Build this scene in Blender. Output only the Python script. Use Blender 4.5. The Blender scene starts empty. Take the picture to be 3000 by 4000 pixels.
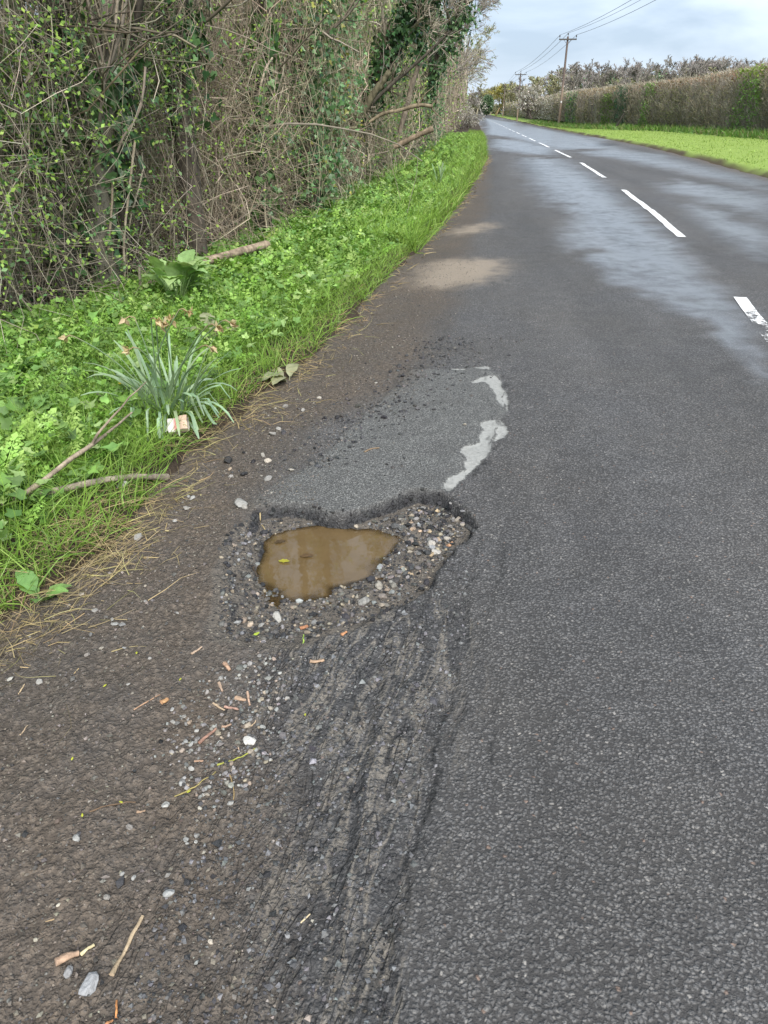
import bpy, math
import numpy as np
rng = np.random.default_rng(11)
C = bpy.context.scene.collection
SC = bpy.context.scene
R = math.radians

# ------------------------------------------------------------------ camera, sky, sun, exposure
CAM_H, PITCH, YAW, FPX = 1.25, R(29.17), R(6.61), 2773.0
cd = bpy.data.cameras.new('camera')
cd.sensor_fit = 'VERTICAL'; cd.sensor_height = 24.0; cd.lens = 24.0 * FPX / 4000.0
cd.clip_start = 0.05; cd.clip_end = 3000
cam = bpy.data.objects.new('camera', cd); C.objects.link(cam)
cam.location = (0, 0, CAM_H); cam.rotation_euler = (R(90) - PITCH, 0, YAW)
SC.camera = cam

SUN_EL, SUN_AZ = R(47), R(158)          # azimuth measured clockwise from +Y
world = bpy.data.worlds.new('World'); SC.world = world; world.use_nodes = True
wn, wl = world.node_tree.nodes, world.node_tree.links
wn.clear()
w_out = wn.new('ShaderNodeOutputWorld'); w_bg = wn.new('ShaderNodeBackground')
w_sky = wn.new('ShaderNodeTexSky'); w_sky.sky_type = 'NISHITA'; w_sky.sun_disc = False
w_sky.sun_elevation = SUN_EL; w_sky.sun_rotation = SUN_AZ
w_sky.air_density = 1.0; w_sky.dust_density = 2.0; w_sky.ozone_density = 1.0
w_co = wn.new('ShaderNodeTexCoord'); w_map = wn.new('ShaderNodeMapping')
w_map.inputs['Scale'].default_value = (1.3, 1.3, 5.0)
w_no = wn.new('ShaderNodeTexNoise'); w_no.inputs['Scale'].default_value = 1.9
w_no.inputs['Detail'].default_value = 7; w_no.inputs['Roughness'].default_value = 0.52
w_no.inputs['Distortion'].default_value = 0.35
w_rp = wn.new('ShaderNodeValToRGB')
w_rp.color_ramp.elements[0].position = 0.38; w_rp.color_ramp.elements[0].color = (2.3, 2.85, 3.6, 1)
w_rp.color_ramp.elements[1].position = 0.6; w_rp.color_ramp.elements[1].color = (4.1, 4.65, 5.35, 1)
w_mx = wn.new('ShaderNodeMixRGB'); w_mx.inputs['Fac'].default_value = 0.86
wl.new(w_co.outputs['Generated'], w_map.inputs['Vector']); wl.new(w_map.outputs['Vector'], w_no.inputs['Vector'])
wl.new(w_no.outputs['Fac'], w_rp.inputs['Fac']); wl.new(w_sky.outputs['Color'], w_mx.inputs['Color1'])
wl.new(w_rp.outputs['Color'], w_mx.inputs['Color2']); wl.new(w_mx.outputs['Color'], w_bg.inputs['Color'])
w_bg.inputs['Strength'].default_value = 0.085
wl.new(w_bg.outputs['Background'], w_out.inputs['Surface'])

sd = bpy.data.lights.new('sun', 'SUN'); sd.energy = 2.0; sd.angle = R(40); sd.color = (1.0, 0.965, 0.91)
sun = bpy.data.objects.new('sun', sd); C.objects.link(sun); sun.location = (20, -10, 40)
sun.rotation_euler = (R(90) - SUN_EL, 0, R(180) - SUN_AZ)
SC.view_settings.view_transform = 'Standard'; SC.view_settings.look = 'None'
SC.view_settings.gamma = 1.0; SC.view_settings.use_curve_mapping = False
SC.view_settings.exposure = 1.52
SC.render.engine = 'CYCLES'
SC.cycles.max_bounces = 6; SC.cycles.diffuse_bounces = 3; SC.cycles.glossy_bounces = 3
SC.cycles.transparent_max_bounces = 8; SC.cycles.transmission_bounces = 4
SC.cycles.caustics_reflective = False; SC.cycles.caustics_refractive = False

# ------------------------------------------------------------------ survey of the place (world metres; x right, y along road)
def ray(u, v):
    x, y = (u - 1500) / FPX, (2000 - v) / FPX
    d = np.array([x, math.cos(PITCH) + y * math.sin(PITCH), -math.sin(PITCH) + y * math.cos(PITCH)])
    c, s = math.cos(YAW), math.sin(YAW)
    return np.array([c * d[0] - s * d[1], s * d[0] + c * d[1], d[2]])
def G(u, v, z=0.0):
    d = ray(u, v); t = (z - CAM_H) / d[2]
    return np.array([d[0] * t, d[1] * t])
def PY(u, v, y):
    d = ray(u, v); t = y / d[1]
    return np.array([d[0] * t, y, CAM_H + d[2] * t])
def GL(pts, o=(0, 0), s=1.0, z=0.0):
    return np.array([G(o[0] + a * s, o[1] + b * s, z) for a, b in pts])

def sstep(a, b, x):
    t = np.clip((x - a) / (b - a), 0, 1); return t * t * (3 - 2 * t)
def _h(ix, iy, seed):
    n = (ix.astype(np.int64) * 374761393 + iy.astype(np.int64) * 668265263 + seed * 974711) & 0x7fffffff
    n = ((n ^ (n >> 13)) * 1274126177) & 0x7fffffff
    return ((n ^ (n >> 16)) & 0xffff) / 65535.0
def vnoise(x, y, seed=0):
    ix, iy = np.floor(x), np.floor(y); fx, fy = x - ix, y - iy
    fx = fx * fx * (3 - 2 * fx); fy = fy * fy * (3 - 2 * fy)
    a = _h(ix, iy, seed); b = _h(ix + 1, iy, seed); c = _h(ix, iy + 1, seed); d = _h(ix + 1, iy + 1, seed)
    return (a + (b - a) * fx) * (1 - fy) + (c + (d - c) * fx) * fy
def fbm(x, y, seed=0, oc=4):
    s, a, t = 0, 1.0, 0
    for k in range(oc):
        s = s + a * vnoise(x * 2 ** k, y * 2 ** k, seed + 17 * k); t += a; a *= .5
    return s / t * 2 - 1
def poly_sd(px, py, poly):          # signed distance, negative inside
    d = np.full(px.shape, 1e9); ins = np.zeros(px.shape, bool); n = len(poly)
    for i in range(n):
        ax, ay = poly[i]; bx, by = poly[(i + 1) % n]
        ex, ey = bx - ax, by - ay
        t = np.clip(((px - ax) * ex + (py - ay) * ey) / (ex * ex + ey * ey + 1e-12), 0, 1)
        d = np.minimum(d, np.hypot(px - ax - t * ex, py - ay - t * ey))
        c = ((ay > py) != (by > py)) & (px < (bx - ax) * (py - ay) / (by - ay + 1e-12) + ax)
        ins ^= c
    return np.where(ins, -d, d)
def line_d(px, py, pts):            # distance to an open polyline and side (+ right of travel)
    d = np.full(px.shape, 1e9); sg = np.zeros(px.shape)
    for i in range(len(pts) - 1):
        ax, ay = pts[i]; bx, by = pts[i + 1]; ex, ey = bx - ax, by - ay
        t = np.clip(((px - ax) * ex + (py - ay) * ey) / (ex * ex + ey * ey), 0, 1)
        q = np.hypot(px - ax - t * ex, py - ay - t * ey)
        s = np.sign((px - ax) * ey - (py - ay) * ex)
        m = q < d; d = np.where(m, q, d); sg = np.where(m, s, sg)
    return d, sg

EL = np.array([(0, -1.36), (.6, -1.33), (1.43, -1.27), (1.98, -1.12), (2.73, -1.15), (3.46, -1.04), (4.26, -.87), (5.7, -.77), (7.4, -.62), (9.8, -.41), (13.3, -.18), (20.4, .16), (27.5, .4), (50, .56), (84, .41), (400, .4)])
ER = np.array([(0, 3.4), (6, 4.7), (12, 5.8), (18.8, 6.55), (28, 7.2), (39, 7.7), (54, 7.8), (94, 8.0), (400, 8.0)])
TB = np.array([(0, -3.1), (3.5, -2.75), (5, -2.55), (7, -2.35), (10, -2.2), (14, -2.15), (22, -2.0), (50, -2.3), (90, -2.0), (400, -2.0)])   # front of the thicket
CLN = np.array([(0, 1.1), (3, 1.68), (6, 2.13), (9.2, 2.46), (12, 2.67), (15.4, 2.86), (18.5, 2.97), (25, 3.2), (35, 3.27), (65, 3.32), (90, 3.35), (400, 3.35)])
HX = np.array([(0, 13.0), (52, 13.2), (62, 12.2), (80, 10.6), (100, 10.0), (400, 10.4)])     # hedge face
HZ = np.array([(0, .4), (60, .4), (100, .68), (200, 1.2), (400, 2.2)])
def T(tab, y): return np.interp(y, tab[:, 0], tab[:, 1])
def bend(y): return -4.6 * (np.maximum(y - 85, 0) / 180) ** 2
def rise(y): return 1.25 * (np.maximum(y - 85, 0) / 165) ** 1.6

c6 = ((700, 1350), 1400 / 1659)
HOLE = GL([(330, 758), (420, 728), (520, 732), (600, 742), (700, 768), (780, 772), (870, 748), (960, 716), (1040, 680), (1110, 662), (1180, 670), (1240, 690), (1310, 735), (1370, 800), (1385, 830), (1340, 885), (1275, 935), (1225, 985), (1205, 1040), (1160, 1105), (1105, 1150), (1030, 1190), (965, 1230), (885, 1280), (790, 1320), (700, 1345), (640, 1370), (540, 1395), (400, 1392), (250, 1385), (150, 1355), (128, 1250), (135, 1150), (150, 1030), (180, 930), (215, 870), (255, 815)], *c6)
WATER_Z = -0.058
POOL = GL([(392, 915), (440, 875), (560, 845), (640, 828), (740, 832), (820, 850), (930, 855), (1000, 880), (1020, 905), (985, 945), (945, 985), (905, 1040), (880, 1070), (790, 1100), (705, 1125), (690, 1160), (600, 1185), (520, 1180), (475, 1150), (480, 1135), (440, 1120), (375, 1090), (362, 1020), (380, 960)], *c6, z=WATER_Z)
PATCH = GL([(1080, 112), (1240, 112), (1400, 102), (1485, 135), (1510, 210), (1505, 300), (1480, 370), (1455, 450), (1425, 512), (1340, 585), (1230, 665), (1100, 700), (900, 760), (600, 780), (330, 760), (330, 700), (430, 640), (560, 590), (700, 480), (830, 350), (950, 240)], *c6)
PALE = [GL([(1405, 150), (1470, 138), (1500, 195), (1500, 235), (1503, 275), (1488, 288), (1478, 245), (1452, 205), (1415, 172), (1345, 178)], *c6),
        GL([(1395, 367), (1477, 353), (1448, 450), (1440, 490), (1392, 545), (1345, 580), (1240, 672), (1212, 662), (1250, 615), (1320, 570), (1337, 530), (1298, 482), (1350, 466), (1395, 450), (1412, 400)], *c6),
        GL([(1490, 350), (1525, 380), (1500, 420), (1465, 440), (1475, 385)], *c6),
        GL([(1230, 112), (1330, 112), (1430, 100), (1440, 108), (1380, 114), (1300, 120), (1235, 119)], *c6),
        GL([(1500, 310), (1530, 260), (1520, 220), (1505, 215), (1512, 270)], *c6)]
k = 3000 / 1659
LEDGE = GL([(1040, 1140), (1035, 1200), (1010, 1290), (1005, 1380), (985, 1480), (965, 1560), (945, 1650), (930, 1720), (915, 1790), (900, 1850), (885, 1920), (872, 1990), (862, 2080), (858, 2150), (845, 2230)], (0, 0), k)
LEDGE2 = GL([(1090, 1150), (1085, 1230), (1050, 1330), (1030, 1430), (1010, 1520), (985, 1610)], (0, 0), k)
CRACKS = [GL([(640, 115), (720, 135), (820, 145), (960, 165), (1100, 215), (1230, 230), (1350, 215), (1500, 240), (1659, 285)], (1900, 2400), 1100 / 1659), GL([(1050, 800), (1062, 900), (1058, 1000), (1075, 1100)], (0, 0), k), GL([(40, 500), (60, 700), (30, 900)], (1900, 2400), 1100 / 1659)]
LEDGE3 = GL([(840, 1400), (815, 1500), (800, 1640), (770, 1780), (745, 1900), (720, 2050)], (0, 0), k)
DIRTB = np.array([(0, -.2), (.5, -.28), (1.0, -.36), (1.4, -.46), (1.8, -.7), (2.5, -.74), (3.0, -.68), (3.5, -.42), (4.5, -.22), (6, -.12), (8, -.02), (12, .2), (20, .36), (30, .5), (50, .62), (400, .5)])
SAND = [GL([(880, 590), (905, 568), (960, 556), (1030, 556), (1085, 562), (1100, 580), (1060, 600), (1010, 612), (960, 622), (900, 612)], (0, 0), k),
        GL([(965, 497), (1000, 484), (1060, 480), (1075, 488), (1040, 500), (985, 506)], (0, 0), k)]
WETB = [GL([(1130, 340), (1210, 345), (1300, 395), (1330, 430), (1400, 480), (1470, 540), (1560, 640), (1659, 740), (1659, 820), (1560, 720), (1470, 660), (1380, 610), (1290, 560), (1240, 535), (1230, 490), (1265, 460), (1190, 440), (1160, 400)], (0, 0), k),
        GL([(1430, 390), (1540, 400), (1659, 420), (1659, 470), (1600, 455), (1520, 430), (1440, 410)], (0, 0), k),
        GL([(1480, 440), (1580, 470), (1659, 500), (1659, 560), (1590, 520), (1520, 480)], (0, 0), k),
        GL([(1120, 330), (1060, 318), (1070, 300), (1130, 305), (1200, 320), (1190, 336)], (0, 0), k),
        GL([(1330, 320), (1450, 345), (1659, 395), (1659, 410), (1480, 372), (1350, 345), (1250, 330)], (0, 0), k),
        GL([(1060, 262), (1130, 270), (1280, 300), (1340, 322), (1200, 322), (1100, 296), (1050, 290)], (0, 0), k)]
HOLE2 = GL([(2258, 558), (2300, 560), (2350, 556), (2400, 559), (2420, 566), (2370, 570), (2320, 570), (2280, 566)])

def road_parts(x, y):
    """height of the carriageway and the masks its material needs"""
    n1 = fbm(x * 9, y * 9, 3); n2 = fbm(x * 34, y * 34, 5, 3); n3 = fbm(x * 2.2, y * 2.2, 8)
    wx, wy = x + .018 * fbm(x * 15, y * 15, 41, 2) + .005 * fbm(x * 48, y * 48, 44, 2), y + .018 * fbm(x * 15, y * 15, 43, 2) + .005 * fbm(x * 48, y * 48, 45, 2)
    near = (y < 5.5)
    hs = np.where(near, poly_sd(wx, wy, HOLE), 9.)
    ps = np.where(near, poly_sd(x, y, POOL), 9.)
    pt = np.where(near, poly_sd(wx, wy, PATCH), 9.)
    pl = np.full(x.shape, 9.)
    for q in PALE: pl = np.minimum(pl, np.where(near, poly_sd(wx, wy, q), 9.))
    lx_ = .022 * fbm(x * 7, y * 7, 51, 3); ld, ls = line_d(wx + lx_, wy, LEDGE); ld2, ls2 = line_d(wx + lx_, wy, LEDGE2); ld3, ls3 = line_d(wx, wy, LEDGE3)
    z = rise(y) + .012 * n3 * sstep(0, 3, y)
    edge = T(EL, y); db = T(DIRTB, y) + .1 * n3 + .05 * n1
    dirt = 1 - sstep(-.16, .16, x - db)
    z = z - .012 * dirt - .03 * (1 - sstep(0, .5, x - edge))
    # worn, torn layer left of the ledge in front of the hole
    worn = np.where(ls > 0, sstep(0, .014, ld), 0) * sstep(2.15, 1.9, y) * (1 - sstep(.35, .75, ld))
    z = z - .010 * worn * (.6 + .5 * n1)
    worn2 = np.where(ls2 > 0, sstep(0, .012, ld2), 0) * (1 - sstep(.02, .12, ld2)) * sstep(2.2, 2.0, y) * sstep(1.0, 1.2, y)
    z = z - .004 * worn2
    worn3 = np.where(ls3 > 0, sstep(0, .012, ld3), 0) * (1 - sstep(.03, .25, ld3)) * sstep(1.6, 1.4, y)
    z = z - .006 * worn3
    sx = x + .05 * fbm(x * 3, y * 3, 77) + .012 * fbm(x * 14, y * 14, 78) + .13 * (y - 1)
    st = fbm(sx * 30, y * 3.2, 61, 4); streak = (.35 + .65 * sstep(-.2, .4, st)) * np.where(ls > 0, .30 + .7 * sstep(.0, .10, ld + .05 * n1), sstep(.10, .0, ld + .06 * n1) * .22) * sstep(-.62, -.40, x + .09 * n1 - .1 * (y - 1)) * sstep(1.85, 1.5, y)
    rub = np.where(ls > 0, 1, 0) * sstep(2.3, 2.0, y) + .6 * dirt
    z = z - .004 * sstep(-.1, .4, st) * streak + .0025 * n2 + .003 * n1 * sstep(-.3, -.1, -np.abs(x + .4) + .6) + rub * sstep(4, 3, y) * (.003 * n2 + .0035 * fbm(x * 75, y * 75, 6, 2))
    # hole: steep broken rim at the far and right side, a ramp of rubble at the near left
    ang = sstep(-.55, -.1, x) * sstep(1.55, 1.75, y) + sstep(2.0, 2.2, y) * sstep(-.85, -.7, x)
    w = .15 - .132 * np.clip(ang, 0, 1)
    dep = np.clip(-hs / w, 0, 1); dep = np.where(w < .06, dep, sstep(0, 1, dep))
    floor = -.07 + .014 * n1 + .007 * n2 + .02 * sstep(.12, .32, ps) + .012 * sstep(-.15, .05, x)
    floor = np.maximum(floor, WATER_Z + .004 + .007 * n1 + .01 * n2) * sstep(-.02, .02, ps) + floor * (1 - sstep(-.02, .02, ps))
    floor = floor - .016 * sstep(.01, -.08, ps)
    z = z * (1 - dep) + floor * dep + .012 * fbm(x * 40, y * 40, 47, 2) * 4 * dep * (1 - dep)
    hole = sstep(.0, -.010, hs)
    # repair patch stands a little proud
    z = z + .007 * sstep(.006, -.006, pt) * (1 - hole)
    z = z - .004 * sstep(.004, -.004, pl) * (1 - hole)
    h2 = np.where((y > 20) & (y < 60), poly_sd(x, y, HOLE2), 9.)
    z = z - .08 * sstep(.1, -.35, h2)
    sand = np.zeros(x.shape)
    for q in SAND: sand = np.maximum(sand, np.where(y < 20, sstep(.28, -.30, poly_sd(x + .1 * n1, y + .35 * n3, q)), 0))
    wet = np.zeros(x.shape)
    for q in WETB:
        s_ = poly_sd(x + .25 * n3 + .1 * n1, y + 1.0 * n3 * np.clip(y / 8, .3, 2), q)
        wet = np.maximum(wet, sstep(.22, -.22, s_ / np.clip(y / 8, .5, 3)))
    wet = np.maximum(wet, .75 * sstep(.1, .5, fbm(x * .35, y * .1, 91)) * sstep(12, 25, y))
    crack = np.maximum.reduce([sstep(.009, .002, ld) * sstep(2.15, 2.0, y) * sstep(-.1, .35, fbm(x * 6, y * 6, 9) + .15), .5 * sstep(.006, .002, ld2) * sstep(0, .3, fbm(x * 6, y * 6, 10)), .6 * sstep(.008, .002, ld3)])
    for q in CRACKS:
        cd_, _ = line_d(wx + lx_, wy + lx_, q); crack = np.maximum(crack, .75 * sstep(.006, .001, cd_) * sstep(-.15, .2, fbm(x * 5, y * 5, 19)))
    crack = np.maximum(crack, .8 * sstep(.05, .0, np.abs(pt - .02)) * sstep(-.45, -.25, x) * sstep(.05, .4, fbm(x * 28, y * 28, 29, 3)))
    crack = crack * np.where(hole > .1, 0, 1)
    return z, dict(dirt=dirt, patch=sstep(.02, -.02, pt) * (1 - hole), pale=pl, sand=sand, wet=wet, streak=streak, hole=hole, crack=crack, h2=sstep(.1, -.2, h2))
def road_z(x, y):
    x = np.atleast_1d(np.asarray(x, float)); y = np.atleast_1d(np.asarray(y, float))
    return road_parts(x, y)[0]
def verge_z(x, y):
    """left bank: x measured from the road edge outwards"""
    d = T(EL, y) - x
    z = -.075 + .10 * sstep(-.04, .16, d + .05 * fbm(x * 5, y * 5, 21)) + .09 * sstep(.1, 1.6, d) + .02 * fbm(x * 6, y * 6, 22) + .03 * fbm(x * 1.3, y * 1.3, 23)
    return z + rise(y)
def verge_z_right(x, y):
    d = x - T(ER, y)
    hz = T(HZ, y) - rise(y)
    return -.05 + .17 * sstep(0, .35, d + .12 * fbm(x * 2, y * 1.2, 31)) + (hz - .12) * sstep(.3, 4.5, d) + .02 * fbm(x, y, 32) + rise(y)
def surf_z(x, y):
    x = np.atleast_1d(np.asarray(x, float)); y = np.atleast_1d(np.asarray(y, float))
    return np.maximum(road_z(x, y), verge_z(x, y) * np.where(x < T(EL, y) + .1, 1, 0) - 5 * np.where(x < T(EL, y) + .1, 0, 1))

# ------------------------------------------------------------------ mesh helpers
class MB:
    def __init__(s): s.v = []; s.f = []; s.t = []; s.n = 0
    def add(s, v, f, t=(.5, .5, .5)):
        v = np.asarray(v, float).reshape(-1, 3); f = np.asarray(f, np.int64)
        if len(v) == 0: return s
        t = np.asarray(t, float)
        if t.ndim == 1: t = np.broadcast_to(t, (len(v), 3))
        s.v.append(v); s.f.append(f + s.n); s.t.append(t); s.n += len(v); return s
    def mesh(s, name, mat, smooth=True, extra=None):
        me = bpy.data.meshes.new(name)
        v = np.concatenate(s.v); t = np.concatenate(s.t)
        li = np.concatenate([f.ravel() for f in s.f]); sz = np.concatenate([np.full(len(f), f.shape[1]) for f in s.f])
        me.vertices.add(len(v)); me.vertices.foreach_set('co', v.astype(np.float32).ravel())
        me.loops.add(len(li)); me.loops.foreach_set('vertex_index', li.astype(np.int32))
        me.polygons.add(len(sz)); me.polygons.foreach_set('loop_start', (np.cumsum(sz) - sz).astype(np.int32))
        me.update(calc_edges=True)
        me.polygons.foreach_set('use_smooth', np.full(len(sz), smooth))
        def colattr(nm, arr):
            a = me.attributes.new(nm, 'FLOAT_COLOR', 'POINT')
            c = np.ones((len(v), 4), np.float32); c[:, :arr.shape[1]] = arr
            a.data.foreach_set('color', c.ravel())
        colattr('tint', t)
        if extra:
            for nm, arr in extra.items(): colattr(nm, arr)
        if mat: me.materials.append(mat)
        return me
    def obj(s, name, mat, parent=None, smooth=True, extra=None, loc=None):
        o = bpy.data.objects.new(name, s.mesh(name, mat, smooth, extra)); C.objects.link(o)
        if parent: o.parent = parent
        if loc is not None: o.location = loc
        return o
def tag(o, label=None, cat=None, group=None, kind=None):
    if label: o['label'] = label
    if cat: o['category'] = cat
    if group: o['group'] = group
    if kind: o['kind'] = kind
    return o
def empty(name, loc, label, cat, group=None, rz=0):
    o = bpy.data.objects.new(name, None); C.objects.link(o); o.location = tuple(float(q) for q in loc); o.rotation_euler.z = rz
    o.empty_display_size = .1
    return tag(o, label, cat, group)
def dup(root, loc, rz, sc, label, group=None):
    r = root.copy(); C.objects.link(r); r.location = tuple(float(q) for q in loc); r.rotation_euler = (0, 0, rz); r.scale = sc
    r['label'] = label
    if group: r['group'] = group
    for ch in root.children:
        c = ch.copy(); C.objects.link(c); c.parent = r
    return r
def unit(a): return a / (np.linalg.norm(a, axis=-1, keepdims=True) + 1e-9)
def tubes(P, Rd, S=3):
    N, K, _ = P.shape
    Tn = unit(np.gradient(P, axis=1))
    ref = unit(rng.normal(size=(N, 1, 3)) + np.array([.3, .2, .1]))
    U = unit(np.cross(Tn, np.broadcast_to(ref, Tn.shape))); V = np.cross(Tn, U)
    a = np.arange(S) * 2 * np.pi / S
    ring = P[:, :, None, :] + Rd[:, :, None, None] * (np.cos(a)[None, None, :, None] * U[:, :, None, :] + np.sin(a)[None, None, :, None] * V[:, :, None, :])
    idx = np.arange(N * K * S).reshape(N, K, S)
    q = np.stack([idx[:, :-1, :], idx[:, 1:, :], np.roll(idx, -1, 2)[:, 1:, :], np.roll(idx, -1, 2)[:, :-1, :]], -1).reshape(-1, 4)
    return ring.reshape(-1, 3), q
def caps(P, S, n0=0):
    """end discs for a single tube that has S sides and len(P) rings"""
    K = len(P); return np.array([list(range(S))[::-1], list(range((K - 1) * S, K * S))])
def rep(tint, m): return np.repeat(tint, m, axis=0)
def walk(N, K, start, d0, L, wig=.3, grav=0., up=0.):
    d = unit(d0.copy()); p = start.copy(); out = [p]
    st = (L / (K - 1)).reshape(-1, 1)
    for _ in range(K - 1):
        d = unit(d + wig * rng.normal(size=(N, 3)) + np.array([0, 0, up - grav]))
        p = p + d * st; out.append(p)
    return np.stack(out, 1)
def inst(tv, tf, pos, X, Y, Z, sc):
    """template verts placed at pos with axes X, Y, Z (N,3) and scale (N,)"""
    N, m = len(pos), len(tv)
    M = np.stack([X, Y, Z], -1) * np.asarray(sc).reshape(-1, 1, 1)
    v = np.einsum('nij,mj->nmi', M, tv) + pos[:, None, :]
    f = (tf[None] + (np.arange(N) * m)[:, None, None]).reshape(-1, tf.shape[1])
    return v.reshape(-1, 3), f
def frame(dirs, up=None):
    Y = unit(dirs)
    ref = rng.normal(size=Y.shape) if up is None else up + .35 * rng.normal(size=Y.shape)
    X = unit(np.cross(Y, ref)); Z = np.cross(X, Y)
    return X, Y, Z
def pal(cols, n, jit=.18):
    cols = np.array(cols, float); c = cols[rng.integers(0, len(cols), n)]
    return np.clip(c * (1 + jit * rng.normal(size=(n, 1))) * (1 + .03 * rng.normal(size=(n, 3))), .004, .9)
# leaf templates: y along the leaf, z out of the blade
LEAF = (np.array([(0, 0, 0), (-.32, .45, .06), (0, .5, 0), (.32, .45, .06), (0, 1, -.06)]), np.array([(0, 2, 1), (0, 3, 2), (1, 2, 4), (2, 3, 4)]))
CARD = (np.array([(0, 0, 0), (-.3, .5, .05), (.3, .5, .05), (0, 1, 0)]), np.array([(0, 2, 1), (1, 2, 3)]))
IVY = (np.array([(0, 0, 0), (-.28, -.1, .03), (-.52, .25, .08), (-.2, .45, .02), (0, 1, -.08), (.2, .45, .02), (.52, .25, .08), (.28, -.1, .03)]), np.array([(0, 2, 1), (0, 3, 2), (0, 4, 3), (0, 5, 4), (0, 6, 5), (0, 7, 6)]))

# ------------------------------------------------------------------ materials
class NT:
    def __init__(s, name):
        s.m = bpy.data.materials.new(name); s.m.use_nodes = True; s.t = s.m.node_tree; s.t.nodes.clear()
        s.out = s.n('ShaderNodeOutputMaterial')
    def n(s, ty, **kw):
        nd = s.t.nodes.new(ty)
        for a, b in kw.items():
            if a[0] == '_': setattr(nd, a[1:], b)
        for a, b in kw.items():
            if a[0] != '_':
                i = nd.inputs[a.replace('_', ' ')] if a.replace('_', ' ') in nd.inputs else nd.inputs[int(a[1:])]
                if hasattr(b, 'links'): s.t.links.new(b, i)
                else: i.default_value = b
        return nd
    def link(s, a, b): s.t.links.new(a, b)
    def math(s, op, a, b=0.0, c=None):
        nd = s.t.nodes.new('ShaderNodeMath'); nd.operation = op
        for i, q in enumerate((a, b) if c is None else (a, b, c)):
            if hasattr(q, 'links'): s.t.links.new(q, nd.inputs[i])
            else: nd.inputs[i].default_value = q
        return nd.outputs[0]
    def ramp(s, fac, stops, interp='LINEAR'):
        nd = s.t.nodes.new('ShaderNodeValToRGB'); nd.color_ramp.interpolation = interp
        el = nd.color_ramp.elements
        while len(el) < len(stops): el.new(.5)
        for e, (p, c) in zip(el, stops):
            e.position = p; e.color = (*((c,) * 3 if np.isscalar(c) else c), 1)
        s.t.links.new(fac, nd.inputs[0]); return nd.outputs[0]
    def mix(s, f, a, b, mode='MIX'):
        nd = s.t.nodes.new('ShaderNodeMixRGB'); nd.blend_type = mode
        for i, q in enumerate((f, a, b)):
            if hasattr(q, 'links'): s.t.links.new(q, nd.inputs[i])
            else: nd.inputs[i].default_value = q if (i == 0) else (*q, 1)
        return nd.outputs[0]
    def coord(s): return s.n('ShaderNodeTexCoord').outputs['Object']
    def noise(s, co, scale, det=4, rough=.55):
        nd = s.n('ShaderNodeTexNoise', Scale=scale, Detail=det, Roughness=rough)
        if co is not None: s.link(co, nd.inputs['Vector'])
        return nd.outputs['Fac']
    def voro(s, co, scale, out='Distance', feature='F1', rnd=1.0):
        nd = s.n('ShaderNodeTexVoronoi', _feature=feature, Scale=scale, Randomness=rnd); s.link(co, nd.inputs['Vector'])
        return nd.outputs[out]
    def attr(s, name): return s.n('ShaderNodeAttribute', _attribute_name=name)
    def done(s, sh): s.link(sh, s.out.inputs['Surface']); return s.m

def mat_plain(name, noise_scale=25, var=.35, rough=.75, bump=.0, bump_scale=60, spec=.3, translucent=0., stretch=None):
    m = NT(name); co = m.coord()
    if stretch:
        mp = m.n('ShaderNodeMapping', Scale=stretch); m.link(co, mp.inputs['Vector']); co = mp.outputs['Vector']
    t = m.attr('tint').outputs['Color']
    f = m.ramp(m.noise(co, noise_scale), [(.25, 1 - var), (.75, 1 + var)])
    col = m.mix(1.0, t, f, 'MULTIPLY')
    p = m.n('ShaderNodeBsdfPrincipled', Base_Color=col, Roughness=rough); p.inputs['Specular IOR Level'].default_value = spec
    if bump:
        b = m.n('ShaderNodeBump', Strength=bump, Distance=.01); m.link(m.noise(co, bump_scale, 6), b.inputs['Height']); m.link(b.outputs[0], p.inputs['Normal'])
    sh = p.outputs[0]
    if translucent:
        tr = m.n('ShaderNodeBsdfTranslucent', Color=m.mix(1.0, col, (1.25, 1.3, .7), 'MULTIPLY'))
        ms = m.n('ShaderNodeMixShader', Fac=translucent); m.link(sh, ms.inputs[1]); m.link(tr.outputs[0], ms.inputs[2]); sh = ms.outputs[0]
    return m.done(sh)
M_LEAF = mat_plain('leaf', 30, .22, .55, 0, spec=.35, translucent=.28)
M_IVY = mat_plain('ivy_leaf', 30, .25, .36, 0, spec=.45, translucent=.12)
M_GRASS = mat_plain('grass_blade', 12, .2, .5, 0, spec=.35, translucent=.3)
M_DAFF = mat_plain('waxy_leaf', 40, .15, .5, .15, 90, spec=.35, translucent=.15)
M_TWIG = mat_plain('twig', 14, .3, .85, 0, spec=.15)
M_BARK = mat_plain('bark', 24, .6, .9, 1.0, 60, spec=.12, stretch=(1, 1, .35))
M_WOOD = mat_plain('split_wood', 60, .35, .8, .5, 130, spec=.2)
M_STONE = mat_plain('stone', 70, .3, .62, .5, 160, spec=.4)
M_DRY = mat_plain('dry_straw', 20, .25, .8, 0, spec=.2, translucent=.1)
M_POLE = mat_plain('pole_timber', 9, .3, .85, .3, 30, spec=.2, stretch=(3, 3, .4))
M_PORC = mat_plain('porcelain', 10, .1, .25, 0, spec=.5)
M_CARTON = mat_plain('printed_card', 30, .12, .7, .2, 60, spec=.25)
M_PETAL = mat_plain('petal', 20, .15, .6, 0, spec=.25, translucent=.3)

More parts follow.
